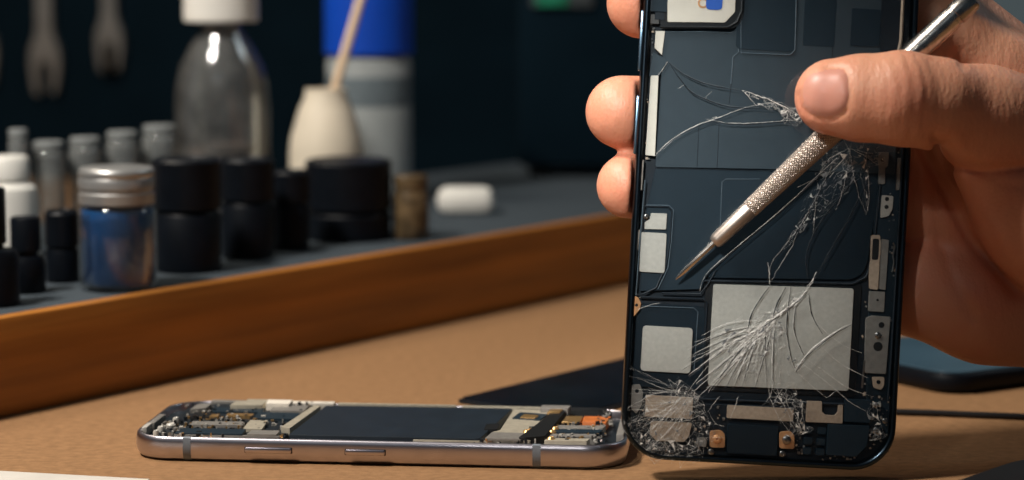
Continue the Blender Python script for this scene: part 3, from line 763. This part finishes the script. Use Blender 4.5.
# below the big plate
for pts in ([(769, 385), (770, 398), (776, 412), (781, 424)], [(777, 384), (780, 398), (788, 414), (795, 430)], [(786, 388), (787, 402), (797, 420), (802, 432)],
            [(775, 378), (771, 394), (766, 402)], [(783, 388), (776, 402), (800, 402)], [(795, 398), (803, 404), (801, 420), (798, 433)], [(730, 420), (736, 404), (738, 396)], [(768, 396), (790, 399), (806, 402)]):
    crack(pts, .17, 0, .12)

# shattered lower left corner
for i in range(34):
    th = math.radians(RS.uniform(150, 262)); l = RS.uniform(25, 78)
    x0, y0 = 688 + RS.randn() * 5, 396 + RS.randn() * 5
    x1, y1 = x0 + l * math.cos(th), y0 - l * math.sin(th) * .95
    x1 = max(x1, 628); y1 = min(y1, 456 - max(0, 648 - x1) * .5)
    ribbon([(x0, y0), ((x0 + x1) / 2 + RS.randn() * 2, (y0 + y1) / 2 + RS.randn() * 2), (x1, y1)], .05 + .12 * RS.rand(), (0, 0, 2)[RS.randint(3)], .07)


for (a, b) in (((690, 395), (722, 368)), ((695, 400), (728, 372)), ((688, 392), (708, 366)), ((708, 412), (720, 396)), ((626, 410), (676, 411)), ((628, 424), (672, 413)), ((640, 298), (640, 298.5)), ((637, 310), (660, 303))):
    crack([a, ((a[0] + b[0]) / 2, (a[1] + b[1]) / 2 - 1), b], .16, 0, .05)
crack([(709, 412), (716, 424), (725, 426)], .12, 0); crack([(688, 358), (706, 352), (712, 348)], .12, 0)

pyobj('crack_pattern', CV, CF, [m_crk, m_crkd, m_crkg], glass, smooth=False, mi=CM)

# ------------------------------------------------------------------ PRECISION SCREWDRIVER
def hp(px, py, w): return HMI @ at_depth(px, py, D0 - w * MM)      # hand frame (metres)
T0 = hp(675.5, 279.5, .75); T1 = hp(973, -2, 10.0)
ax = (T1 - T0).normalized(); LT = (T1 - T0).length
tx = ax.cross(Vector((0, 0, 1))).normalized(); ty = ax.cross(tx)
TM = HM @ Matrix(((tx.x, ty.x, ax.x, T0.x), (tx.y, ty.y, ax.y, T0.y), (tx.z, ty.z, ax.z, T0.z), (0, 0, 0, 1)))
tool = tag(empty('precision_screwdriver', TM), 'silver precision screwdriver with knurled grip pinned under the thumb', 'screwdriver')
dpx = lambda px, py: (hp(px, py, 2) - T0).dot(ax)
a1 = dpx(712, 241); a2 = dpx(747.5, 207.5); a3 = dpx(868, 96)
bm = bmesh.new(); rings = []
for z, rx, ry in ((0, .00012, .00005), (.0012, .0004, .00015), (.004, .00072, .00036), (.0062, .00074, .0007), (.010, .00075, .00075), (a1 + .002, .0009, .0009)):
    rings.append([(rx * math.cos(2 * PI * k / 16), ry * math.sin(2 * PI * k / 16), z) for k in range(16)])
bm_loft(bm, rings); obj_from_bm('needle_tip', bm, m_chrome, tool)
lathe('collar', [(.0009, a1), (.0016, a1), (.0020, a1 + .0006), (.0022, a1 + .0014), (.00255, a2 - .001), (.0025, a2)], m_knurl, tool, n=40)
n_a, n_z = 120, 300; r0, r1 = .00262, .0035; vs, fs = [], []
for j in range(n_z + 1):
    z = a2 + (a3 - a2) * j / n_z
    for i in range(n_a):
        t = i / n_a; rr = r0 + (r1 - r0) * min(1, (j / n_z) * 1.4); p1 = (t * 20 + z / .00105) % 1; p2 = (t * 20 - z / .00105) % 1
        g = min(abs(p1 - .5) * 2, abs(p2 - .5) * 2, )
        hgt = -.00026 * (1 - min(1, (1 - abs(p1 - .5) * 2) * 2.2)) - .00026 * (1 - min(1, (1 - abs(p2 - .5) * 2) * 2.2))
        rr += hgt; vs.append((rr * math.cos(2 * PI * t), rr * math.sin(2 * PI * t), z))
for j in range(n_z):
    for i in range(n_a):
        a = j * n_a + i; b = j * n_a + (i + 1) % n_a; fs.append((a, b, b + n_a, a + n_a))
fs.append(tuple(range(n_a))[::-1]); fs.append(tuple(n_z * n_a + i for i in range(n_a)))
pyobj('knurled_grip', vs, fs, m_knurl, tool, ang=30)
lathe('handle', [(.0034, a3), (.0035, a3 + .0004), (.0034, a3 + .004), (.0034, LT - .008), (.0031, LT - .0078), (.0031, LT - .0068), (.0034, LT - .0066), (.0034, LT - .0012), (.0029, LT - .0002), (.0018, LT), (0, LT)], m_handle, tool, n=36, ang=30)

# ------------------------------------------------------------------ HAND  (signed distance field -> one mesh), millimetres in the hand frame
h_ = .8
lo = np.array([-56., 8., -62.]); hi = np.array([330., 156., 36.])
dims = np.ceil((hi - lo) / h_).astype(int) + 1
gx = (lo[0] + h_ * np.arange(dims[0])).astype(np.float32); gy = (lo[1] + h_ * np.arange(dims[1])).astype(np.float32); gz = (lo[2] + h_ * np.arange(dims[2])).astype(np.float32)
D = np.full(dims, 30., np.float32)
def hmm(px, py, w): q = hp(px, py, w); return np.array([q.x, q.y, q.z]) * 1000
def sub(a, b):
    i0 = np.clip(np.floor((np.array(a) - lo) / h_).astype(int), 0, dims - 1); i1 = np.clip(np.ceil((np.array(b) - lo) / h_).astype(int) + 1, 1, dims)
    return tuple(slice(int(i0[k]), int(max(i1[k], i0[k] + 1))) for k in range(3))
def grid(sl): return gx[sl[0]][:, None, None], gy[sl[1]][None, :, None], gz[sl[2]][None, None, :]
def smin(a, b, k):
    if k <= 0: return np.minimum(a, b)
    hh = np.clip(.5 + .5 * (b - a) / k, 0, 1); return b + (a - b) * hh - k * hh * (1 - hh)
def cone(a, b, k=4., flat=1.0):
    """tapered capsule between (px,py,w,r_px) a and b, flattened along the viewing axis"""
    ra, rb = a[3] / S, b[3] / S; A_, B_ = hmm(*a[:3]), hmm(*b[:3]); ra *= (D0 - a[2] * MM) / D0; rb *= (D0 - b[2] * MM) / D0
    mr = max(ra, rb) + k + 2
    sl = sub(np.minimum(A_, B_) - mr, np.maximum(A_, B_) + mr); X, Y, Z = grid(sl)
    d = B_ - A_; d2 = d.copy(); d2[2] *= flat; L2 = float(d2 @ d2)
    px, py, pz = X - A_[0], Y - A_[1], (Z - A_[2]) * flat
    t = np.clip((px * d2[0] + py * d2[1] + pz * d2[2]) / L2, 0, 1)
    dist = np.sqrt((px - t * d2[0]) ** 2 + (py - t * d2[1]) ** 2 + (pz - t * d2[2]) ** 2) - (ra + (rb - ra) * t)
    D[sl] = smin(D[sl], dist.astype(np.float32), k)
def chain(nodes, k=4., flat=1.0):
    for a, b in zip(nodes[:-1], nodes[1:]): cone(a, b, k, flat)
# fingers behind the phone
chain([(1010, 70, -30, 44), (940, 12, -27, 41), (850, -14, -24, 37), (735, -12, -23, 35), (690, -8, -22, 34), (642, 3, -13, 35.5)], 4)
chain([(1010, 165, -32, 46), (930, 140, -27, 41), (835, 122, -24, 38), (720, 114, -24, 36), (672, 112, -21, 35), (622, 112, -12, 36.5)], 4)
chain([(1005, 235, -32, 44), (930, 212, -27, 38), (840, 198, -24, 35), (735, 190, -23, 33), (690, 187, -21, 32), (629, 186, -12, 32.5)], 4)
chain([(1010, 300, -32, 44), (925, 276, -26, 36), (850, 268, -22, 31), (770, 262, -21, 29), (720, 258, -20, 27)], 4)
# palm, wrist and forearm
chain([(918, 289, -25, 49), (985, 304, -25, 55), (1110, 320, -26, 62)], 7)
chain([(925, 195, -28, 48), (1010, 215, -28, 60), (1120, 235, -28, 70)], 7)
chain([(935, 110, -29, 44), (1010, 140, -28, 56), (1120, 200, -28, 66)], 7)
chain([(955, 39, -16, 39), (1005, 78, -17, 41), (1090, 143, -20, 52), (1170, 215, -24, 64)], 6)
chain([(1110, 285, -26, 74), (1190, 280, -26, 76), (1300, 310, -28, 84), (1420, 328, -30, 92), (1950, 322, -34, 108)], 8, 1.05)
chain([(1110, 215, -22, 66), (1190, 262, -24, 74), (1300, 300, -28, 84)], 8, 1.05)
# thenar and thumb
chain([(982, 140, 0, 44), (1050, 212, -3, 79), (1130, 250, -14, 72)], 3)
chain([(833, 97, 12.5, 38.5), (862, 98, 14.5, 42.5), (902, 98.5, 17, 46.5), (938, 104, 15, 45), (985, 119, 8, 53), (1045, 140, 0, 60), (1110, 190, -10, 66)], 2.5, 1.2)
# creases and nail fold: shallow grooves
def segdist(X, Y, pts, w):
    best = None
    Q = [hmm(x, y, w)[:2] for x, y in pts]
    for a, b in zip(Q[:-1], Q[1:]):
        d = b - a; t = np.clip(((X - a[0]) * d[0] + (Y - a[1]) * d[1]) / float(d @ d), 0, 1)
        q = (X - a[0] - t * d[0]) ** 2 + (Y - a[1] - t * d[1]) ** 2
        best = q if best is None else np.minimum(best, q)
    return np.sqrt(best)
X2, Y2 = gx[:, None], gy[None, :]
def groove(pts, w, depth, wid, zmin):
    m = depth * np.exp(-(segdist(X2, Y2, pts, w) / wid) ** 2)
    D[:] += (m[:, :, None] * (gz > zmin)[None, None, :]).astype(np.float32)
for pts, dp, wd in (([(893, 54), (898, 75), (900, 100), (898, 140)], .28, .7), ([(905, 54), (911, 75), (912, 100), (909, 138)], .42, .8), ([(916, 56), (923, 72), (925, 95), (921, 125)], .3, .7),
                    ([(883, 60), (887, 80), (887, 110)], .15, .6), ([(930, 62), (936, 80), (938, 100)], .2, .7)):
    groove(pts, 24, dp, wd, 12)
groove([(924, 140), (934, 152), (952, 165), (976, 171), (1000, 170), (1026, 166)], 4, 1.7, 1.3, -14)
groove([(935, 150), (1000, 186), (1040, 190)], 4, .3, .9, -8)
groove([(928, 148), (941, 175), (956, 206), (975, 238), (995, 264), (1015, 292)], -8, 2.2, 1.9, -30)
groove([(935, 185), (940, 230), (952, 280), (970, 315)], -12, .7, 1.8, -30)
groove([(960, 50), (953, 62), (947, 72)], -3, .6, 1.2, -12)
NAIL = [(802.5, 92), (804.5, 79), (811, 70.5), (828, 67), (846, 67.5), (849, 78), (849.5, 98), (846, 112), (834, 118.5), (820, 117), (808, 110), (803.5, 101)]
groove(NAIL[3:] + NAIL[:1], 23, .8, .6, 12)
# nothing may enter the phone or the screwdriver
bx0 = np.abs(((gx[:, None] * math.cos(RHO) - gy[None, :] * math.sin(RHO)))) - PW * 500
by0 = np.abs((gx[:, None] * math.sin(RHO) + gy[None, :] * math.cos(RHO)) - PL * 500) - PL * 500
q2 = np.maximum(bx0 + 4, by0 + 4)[:, :, None]; qz = (np.abs(gz + 4.35) - 4.35 + 2.5)[None, None, :]
q2 = q2 - 1.5
dbox = (np.sqrt(np.maximum(q2, 0) ** 2 + np.maximum(qz, 0) ** 2) + np.minimum(np.maximum(q2, qz), 0) - 3.25).astype(np.float32)
def smax(a, b, k): return -smin(-a, -b, k)
D = smax(D, -dbox, .8)
tA, tB = np.array(T0) * 1000, np.array(T1) * 1000
dv = tB - tA; X, Y, Z = gx[:, None, None], gy[None, :, None], gz[None, None, :]
tt = np.clip(((X - tA[0]) * dv[0] + (Y - tA[1]) * dv[1] + (Z - tA[2]) * dv[2]) / float(dv @ dv), 0, 1)
dt = (np.sqrt((X - tA[0] - tt * dv[0]) ** 2 + (Y - tA[1] - tt * dv[1]) ** 2 + (Z - tA[2] - tt * dv[2]) ** 2) - 3.7).astype(np.float32)
D = smax(D, -dt, .6)

def surface_nets(D, lo, h):
    s = D < 0; nx, ny, nz = D.shape
    c = np.zeros((nx - 1, ny - 1, nz - 1), np.int8)
    for i in (0, 1):
        for j in (0, 1):
            for k in (0, 1): c += s[i:nx - 1 + i, j:ny - 1 + j, k:nz - 1 + k]
    act = (c > 0) & (c < 8); idx = np.full(c.shape, -1, np.int64); I = np.argwhere(act); idx[act] = np.arange(len(I))
    acc = np.zeros((len(I), 3)); cnt = np.zeros(len(I))
    for axis in range(3):
        o = [k for k in range(3) if k != axis]
        for p in (0, 1):
            for q in (0, 1):
                a = I.copy(); a[:, o[0]] += p; a[:, o[1]] += q; b = a.copy(); b[:, axis] += 1
                da = D[tuple(a.T)]; db = D[tuple(b.T)]; m = (da < 0) != (db < 0)
                t = da[m] / (da[m] - db[m]); pt = a[m].astype(float); pt[:, axis] += t; acc[m] += pt; cnt[m] += 1
    V = lo + h * acc / cnt[:, None]; Fq = []
    for axis in range(3):
        o = [k for k in range(3) if k != axis]
        a = [slice(None)] * 3; b = [slice(None)] * 3; a[axis] = slice(0, -1); b[axis] = slice(1, None)
        sa, sb = s[tuple(a)], s[tuple(b)]; E = np.argwhere(sa != sb)
        E = E[(E[:, o[0]] > 0) & (E[:, o[1]] > 0) & (E[:, o[0]] < D.shape[o[0]] - 1) & (E[:, o[1]] < D.shape[o[1]] - 1)]
        q = []
        for (p, r) in ((0, 0), (1, 0), (1, 1), (0, 1)):
            e = E.copy(); e[:, o[0]] -= p; e[:, o[1]] -= r; q.append(idx[tuple(e.T)])
        q = np.stack(q, 1); flip = sa[tuple(E.T)]
        if axis == 1: flip = ~flip
        q[flip] = q[flip][:, ::-1]; Fq.append(q)
    return V, np.concatenate(Fq)
D[0] = D[-1] = 1; D[:, 0] = D[:, -1] = 1; D[:, :, 0] = D[:, :, -1] = 1
V, Q = surface_nets(D, lo, h_)
# keep the largest connected body
par = np.arange(len(V))
adj = np.concatenate([Q[:, [0, 1]], Q[:, [1, 2]], Q[:, [2, 3]]])
lab = np.arange(len(V))
while True:
    new = lab.copy(); np.minimum.at(new, adj[:, 0], lab[adj[:, 1]]); np.minimum.at(new, adj[:, 1], new[adj[:, 0]]); new = new[new]
    if (new == lab).all(): break
    lab = new
big = np.bincount(lab).argmax(); keep = lab == big; remap = np.cumsum(keep) - 1
Q = remap[Q[keep[Q].all(1)]]; V = V[keep]
# light smoothing
for _ in range(2):
    acc = np.zeros_like(V); cnt = np.zeros(len(V))
    for a, b in ((0, 1), (1, 2), (2, 3), (3, 0)):
        np.add.at(acc, Q[:, a], V[Q[:, b]]); np.add.at(acc, Q[:, b], V[Q[:, a]]); np.add.at(cnt, Q[:, a], 1); np.add.at(cnt, Q[:, b], 1)
    V = V * .6 + .4 * acc / np.maximum(cnt, 1)[:, None]

# skin
ms = bpy.data.materials.new('skin'); ms.use_nodes = True; nt = ms.node_tree; b = nt.nodes['Principled BSDF']; Lk = nt.links.new
at = N(nt, 'ShaderNodeAttribute'); at.attribute_name = 'redness'
tc = N(nt, 'ShaderNodeTexCoord'); nz = N(nt, 'ShaderNodeTexNoise'); nz.inputs['Scale'].default_value = 110; nz.inputs['Detail'].default_value = 5
Lk(tc.outputs['Object'], nz.inputs['Vector'])
mx = N(nt, 'ShaderNodeMix', data_type='RGBA'); mx.inputs['A'].default_value = C(206, 150, 120); mx.inputs['B'].default_value = C(200, 112, 90)
ad = N(nt, 'ShaderNodeMath', operation='MULTIPLY_ADD'); ad.inputs[1].default_value = .5; Lk(nz.outputs['Fac'], ad.inputs[0]); 
sb = N(nt, 'ShaderNodeMath', operation='SUBTRACT'); Lk(at.outputs['Fac'], sb.inputs[0]); sb.inputs[1].default_value = .2; Lk(sb.outputs[0], ad.inputs[2])
ad.use_clamp = True; Lk(ad.outputs[0], mx.inputs['Factor']); Lk(mx.outputs['Result'], b.inputs['Base Color'])
b.inputs['Roughness'].default_value = .48; b.inputs['Subsurface Weight'].default_value = .18
b.inputs['Subsurface Radius'].default_value = (1, .35, .2); b.inputs['Subsurface Scale'].default_value = .003
b.inputs['Specular IOR Level'].default_value = .4
vo = N(nt, 'ShaderNodeTexVoronoi'); vo.inputs['Scale'].default_value = 900; Lk(tc.outputs['Object'], vo.inputs['Vector'])
mp = N(nt, 'ShaderNodeMapping'); mp.inputs['Rotation'].default_value = (0, 0, math.radians(-58)); mp.inputs['Scale'].default_value = (1, .28, .5); Lk(tc.outputs['Object'], mp.inputs['Vector'])
n3 = N(nt, 'ShaderNodeTexNoise'); n3.inputs['Scale'].default_value = 700; n3.inputs['Detail'].default_value = 3; Lk(mp.outputs[0], n3.inputs['Vector'])
am = N(nt, 'ShaderNodeMath', operation='MULTIPLY_ADD'); Lk(vo.outputs['Distance'], am.inputs[0]); am.inputs[1].default_value = .25; Lk(n3.outputs['Fac'], am.inputs[2])
bp = N(nt, 'ShaderNodeBump'); bp.inputs['Strength'].default_value = .34; bp.inputs['Distance'].default_value = .0007; Lk(am.outputs[0], bp.inputs['Height']); Lk(bp.outputs[0], b.inputs['Normal'])

hand = tag(empty('hand', HM), 'hand gripping the broken phone, thumb over the screwdriver', 'hand')
me = bpy.data.meshes.new('hand_body'); me.from_pydata((V * .001).tolist(), [], Q.tolist()); me.update()
red = np.zeros(len(V))
for (px, py, w, rad, amt) in ((622, 112, -12, 13, .55), (629, 190, -12, 12, .55), (642, 8, -13, 13, .55), (800, 105, 12, 9, .3), (902, 98, 26, 10, .25), (980, 240, -5, 40, .35), (830, 125, 14, 12, .2)):
    c = hmm(px, py, w); red += amt * np.exp(-((V - c) ** 2).sum(1) / rad ** 2)
atr = me.attributes.new('redness', 'FLOAT', 'POINT'); atr.data.foreach_set('value', np.clip(red, 0, 1).astype(np.float32))
hb = fin('hand_body', me, ms, hand, True, 180)
# thumb nail, laid on the thumb
bvh = BVHTree.FromPolygons([Vector(v) for v in V], [tuple(q) for q in Q])
nc = np.mean([hmm(x, y, 23)[:2] for x, y in NAIL], 0)
ring0 = [hmm(x, y, 23)[:2] for x, y in NAIL]
ring0 = np.array(roundpoly([tuple(p) for p in ring0], 3, 3))
vs, fs = [], []; n = len(ring0); RN = 7
for j in range(RN + 1):
    s = 1 - j / RN
    for p in ring0:
        q = nc + (p - nc) * s
        hit = bvh.ray_cast(Vector((q[0], q[1], 60)), Vector((0, 0, -1)))[0]
        z = hit.z if hit else 20
        z += -.1 + .42 * (1 - s ** 6)
        vs.append((q[0] * .001, q[1] * .001, z * .001))
for j in range(RN):
    for i in range(n):
        a = j * n + i; b_ = j * n + (i + 1) % n; fs.append((a, b_, b_ + n, a + n))
mn = mat('nail', C(200, 138, 120), 0.42, var=0.06, scale=120, sss=0.1)
pyobj('thumb_nail', vs, fs, mn, hand, ang=180)

# ------------------------------------------------------------------ LYING PHONE
PHI = math.radians(5.8)
lx = Vector((math.cos(PHI), -math.sin(PHI), 0)); ly = Vector((math.sin(PHI), math.cos(PHI), 0))
LL, LW, LT_ = .1490, .0585, .0079
mid = at_z(373, 467, 0) + ly * .0012
org = mid - lx * LL / 2
LM = Matrix(((lx.x, ly.x, 0, org.x), (lx.y, ly.y, 0, org.y), (0, 0, 1, 0), (0, 0, 0, 1))); LMI = LM.inverted()
lph = tag(empty('opened_phone', LM), 'opened phone with pinkish silver rim lying on the kraft paper', 'phone')
m_rim = mat('rose_silver_rim', C(198, 193, 200), 0.3, 1.0, var=0.04, scale=200)
m_band = mat('grey_antenna_band', C(116, 124, 132), 0.5, var=0.04)
m_pcb = mat('dark_circuit_board', C(18, 27, 34), 0.5, var=0.3, scale=700)
m_lbatt = mat('charcoal_battery', C(27, 37, 46), 0.45, var=0.15, scale=150)
m_beige = mat('beige_foil', C(176, 168, 150), 0.5, 0.3, var=0.12, scale=500)
m_gold = mat('gold_contact', C(204, 164, 110), 0.35, 0.8, var=0.2, scale=900)
m_orange = mat('orange_flex', C(186, 104, 52), 0.45, var=0.15, scale=300)
bm = bmesh.new()
prof = [(2.0, 5.2), (1.5, 7.0), (1.3, 7.4), (.9, 7.45), (.4, 7.1), (.1, 5.8), (0, 4.2), (.15, 2.6), (.6, 1.2), (1.3, .4), (2.4, 0), (5, 0), (5, 4.6)]
bm_loft(bm, [[(x, y, z * MM) for x, y in rrect(LL - 2 * i * MM, LW - 2 * i * MM, .0125 - i * MM * .8, 14, LL / 2, LW / 2)] for i, z in prof], closed=True)
obj_from_bm('phone_rim', bm, m_rim, lph, ang=60)
bm = bmesh.new(); bm_prism(bm, rrect(LL - .0038, LW - .0038, .0108, 12, LL / 2, LW / 2), .0010, .0052); obj_from_bm('back_housing', bm, m_pcb, lph)
def lp(px, py, z=.0072): q = LMI @ at_z(px, py, z); return (min(max(q.x, .0019), LL - .0019), min(max(q.y, .0019), LW - .0019))
xs = [lp(183, 452, .004)[0], lp(537, 455, .004)[0]]
for x in xs:
    bm = bmesh.new(); ring = []
    P_ = [(y - .00006 if i < 3 else y, z) for i, (y, z) in enumerate([])]
    sec = [(-(.00006) + i * MM, z * MM + (.00006 if z > 7 else 0)) for i, z in prof[1:11]]
    bm_loft(bm, [[(x - .0012, y, z) for y, z in sec] + [(x - .0012, .0018, .004)], [(x + .0012, y, z) for y, z in sec] + [(x + .0012, .0018, .004)]])
    obj_from_bm('antenna_band', bm, m_band, lph, label if False else True)
for (xa, xb) in ((240, 287), (343, 383)):
    x0 = lp(xa, 455, .004)[0]; x1 = lp(xb, 456, .004)[0]
    bm = bmesh.new(); bm_box(bm, ((x0 + x1) / 2, .0000, .0041), (x1 - x0 + .0004, .0006, .0019), bev=.0003); s0 = obj_from_bm('button_slot', bm, m_hole, lph)
    bm = bmesh.new(); bm_box(bm, ((x0 + x1) / 2, -.0003, .0041), (x1 - x0, .0012, .0017), bev=.0005); obj_from_bm('side_button', bm, m_rim, s0)
def lplate(name, poly, z0, z1, m, r=.4, bev=.08, label=None, parent=None):
    z1 += 1.0
    pts = [lp(x, y, z1 * MM) for x, y in poly]
    if r: pts = roundpoly(pts, r * MM, 3)
    bm = bmesh.new(); bm_prism(bm, pts, z0 * MM, z1 * MM, bev * MM); o = obj_from_bm(name, bm, m, parent or lph, ang=30)
    if label: o['label'] = label
    return o
lplate('battery', [(326, 405.5), (513, 408.5), (478, 442), (284, 439)], 5, 7.5, m_lbatt, 1.2, .3)
bd = lplate('circuit_board', [(188, 408), (228, 401.5), (318, 404), (283, 438.5), (165, 437), (158, 432)], 5, 6.3, m_pcb, .8)
for poly, z1, m, nm in (([(236, 401), (268, 400.5), (262, 405), (230, 405)], 8.2, m_beige, 'board_shield'), ([(268, 399.5), (293, 400), (289, 403.8), (266, 403.5)], 8.5, m_tape, 'board_shield'),
                    ([(274, 405), (309, 405.5), (304, 411), (270, 410.5)], 7.5, m_greyplate, 'board_shield'), ([(193, 421), (245, 421.5), (243, 425), (189, 424.5)], 7.2, m_greyplate, 'flex_connector'),
                    ([(250, 420), (268, 420), (262, 429), (243, 428.5)], 7.3, m_beige, 'board_shield'), ([(180, 428), (246, 429), (240, 436), (172, 435)], 7.4, m_slate2, 'black_chip'),
                    ([(215, 407), (265, 408), (262, 412), (210, 411.5)], 7.0, m_slate2, 'black_chip'), ([(195, 412), (215, 412.5), (211, 417), (190, 416.5)], 7.1, m_hole, 'black_chip'),
                    ([(258, 412), (300, 413), (296, 419), (254, 418)], 7.1, m_slate2, 'black_chip'), ([(252, 430), (280, 430.5), (273, 438), (243, 437.5)], 7.5, m_greyplate, 'board_shield'),
                    ([(212, 414), (220, 414), (218, 416.5), (209, 416.5)], 7.3, m_gold, 'gold_contact'), ([(228, 413), (254, 413.5), (252, 415.8), (226, 415.5)], 7.3, m_gold, 'gold_contact'),
                    ([(198, 404), (212, 403), (206, 408), (190, 409.5)], 7.6, m_greyplate, 'corner_bracket')):
    lplate(nm, poly, 5.2, z1, m, .2, .06, parent=bd)
def lbar(name, x0, y0, x1, y1, z1, m):
    bm = bmesh.new(); bm_box(bm, ((x0 + x1) / 2, (y0 + y1) / 2, (.0050 + z1) / 2), (x1 - x0, y1 - y0, z1 - .0050), bev=.0002); return obj_from_bm(name, bm, m, lph)
yf = LW - .0013
lbar('beige_edge', .054, yf - .0014, .092, yf, .0078, m_beige); lbar('beige_edge', .094, yf - .0012, .122, yf, .0077, m_beige)
lbar('edge_shield', .013, yf - .003, .024, yf, .0080, m_greyplate); lbar('edge_shield', .0245, yf - .003, .036, yf, .0084, m_beige); lbar('edge_shield', .0365, yf - .003, .053, yf, .0081, m_tape)
lbar('end_shield', .0014, .020, .0034, .034, .0076, m_greyplate); lbar('end_shield', .0014, .012, .0030, .019, .0078, m_silver)
lbar('bay_shade_bar', .123, yf - .001, LL - .009, yf, .0077, m_hole)  # added black bar, shades the bright rim interior behind the bay
lbar('near_flex', .014, .0018, .046, .0028, .0080, m_greyplate); lbar('near_flex', .086, .0017, .108, .0026, .0079, m_beige)
lbar('end_flex', LL - .0036, .014, LL - .0014, .046, .0082, m_greyplate)
lplate('connector_bar', [(314, 405), (321, 405.5), (290, 428), (281, 427)], 5.2, 8.0, m_beige, .3)
for (x, y, r) in ((171, 427, 1.5), (161, 430, 1.1), (156, 434, .9), (176, 421, 1.0)):
    c = lp(x, y, .0078); lathe('camera_contact', [(0, .0055), (r * MM, .0055), (r * MM, .0085), (r * .7 * MM, .0090), (r * .4 * MM, .0087), (0, .0087)], m_silver, lph, n=18, loc=(c[0], c[1], 0))
lplate('beige_foil', [(514, 409), (549, 411), (530, 441.5), (487, 441), (492, 432), (500, 430)], 5, 7.3, m_beige, .6, .12, label='beige metal foil by the battery')
lplate('cable_clip', [(486, 424), (500, 423), (497, 429), (484, 429)], 5.5, 7.9, m_hole, .3)
lplate('grey_flex', [(492, 432), (528, 433), (521, 442), (483, 441.5)], 5.5, 7.7, m_greyplate, .3)
lplate('dark_flex', [(520, 412), (548, 414), (540, 420), (512, 418)], 5.5, 7.6, m_slate2, .3)
lplate('gold_pad', [(524, 414), (539, 415), (535, 418), (520, 417)], 5.5, 7.9, m_gold, .2)
lplate('speaker_rail', [(556, 408), (568, 408), (545, 436), (524, 441), (518, 438), (534, 426)], 5, 8.2, m_hole, .6, .2)
lplate('rail_cap', [(551, 409), (563, 409), (560, 412), (547, 412)], 7, 8.6, m_gold, .2)
lplate('top_bracket', [(542, 405), (571, 405.5), (568, 408.5), (540, 408)], 5, 8.8, m_greyplate, .2)
lplate('dark_bay', [(572, 410), (612, 412), (606, 424), (563, 422)], 5, 6.0, m_hole, .4)
lplate('orange_flex', [(584, 416), (611, 416.5), (606, 422.5), (582, 422)], 5.5, 7.0, m_orange, .3)
lplate('tan_flex', [(566, 416), (583, 416), (580, 422), (561, 422)], 5.5, 6.9, m_gold, .3)
for i, (y, xa, xb) in enumerate(((425, 558, 606), (429, 556, 603), (433.5, 553, 598), (438, 548, 590))):
    lplate('metal_flex', [(xa, y), (xb, y + .5), (xb - 3, y + 3), (xa - 4, y + 2.6)], 5.5, 7.2 + .2 * (i % 2), (m_greyplate, m_slate2, m_greyplate, m_beige)[i], .3)
for (x, y) in ((527, 434), (534, 433), (540, 434), (555, 431), (552, 434), (551, 441)):
    c = lp(x, y, .0078); lathe('coil', [(0, .0055), (.0012, .0055), (.0013, .0085), (.0008, .0091), (.0004, .0088), (0, .0088)], m_gold, lph, n=16, loc=(c[0], c[1], 0))
specks('board_components', [(162, 420, 200, 437, 120), (185, 403, 235, 420, 90), (200, 416, 285, 436, 150), (235, 402, 318, 412, 70), (525, 425, 560, 441, 110), (560, 422, 606, 441, 130), (598, 410, 612, 425, 30), (470, 440, 530, 442, 20)],
       7.3, [m_screw, m_pcb, m_gold, m_silver, m_greyplate, m_hole], lph, lambda x, y: lp(x, y, .0080), 5, (.25, 1.1), (.2, 1.3))
bm = bmesh.new()
bm_tube(bm, [(lp(x, y, .0079)[0], .0023, .0078) for x, y in ((300, 441), (330, 442), (400, 442.5), (430, 443))], .0003, 8); obj_from_bm('edge_tape', bm, m_hole, lph)

# ------------------------------------------------------------------ light
def area(name, loc, target, size, power, col):
    l = bpy.data.lights.new(name, 'AREA'); l.shape = 'RECTANGLE'; l.size, l.size_y = size; l.energy = power; l.color = col
    o = bpy.data.objects.new(name, l); COL.objects.link(o); o.location = loc
    o.rotation_euler = (Vector(target) - Vector(loc)).to_track_quat('-Z', 'Y').to_euler(); return o
area('key_lamp', (-.42, .555, .72), (.04, .74, .06), (.10, .10), 9.0, (1.0, .93, .85))
area('cool_rim_fill', (-.25, -.35, .75), (-.05, .75, .03), (.5, .3), .13, (.72, .86, 1.0))  # added cool fill for a highlight along the lying phone's rim
area('back_fill', (-.45, 1.05, .75), (-.05, .85, 0), (.3, .2), 2.0, (1.0, .88, .72))  # added fill, brightens the far part of the bench and the riser
area('wall_lamp', (.75, 1.2, .8), (.6, 1.6, .35), (.3, .3), 1.5, (.85, .95, 1.0))
def spot_lamp(name, loc, target, ang, power, col, rad=.03):
    l = bpy.data.lights.new(name, 'SPOT'); l.energy = power; l.color = col; l.spot_size = math.radians(ang); l.spot_blend = 1.0; l.shadow_soft_size = rad
    o = bpy.data.objects.new(name, l); COL.objects.link(o); o.location = loc
    o.rotation_euler = (Vector(target) - Vector(loc)).to_track_quat('-Z', 'Y').to_euler(); return o
spot_lamp('added_phone_spot', (-.16, .20, .42), (.030, .67, .096), 14, 20.0, (1.0, .97, .92))  # added narrow beam, lifts the phone face and leaves the palm dark
w = bpy.data.worlds.new('world'); SC.world = w; w.use_nodes = True
w.node_tree.nodes['Background'].inputs[0].default_value = (.35, .55, .75, 1); w.node_tree.nodes['Background'].inputs[1].default_value = .04
SC.view_settings.view_transform = 'Standard'
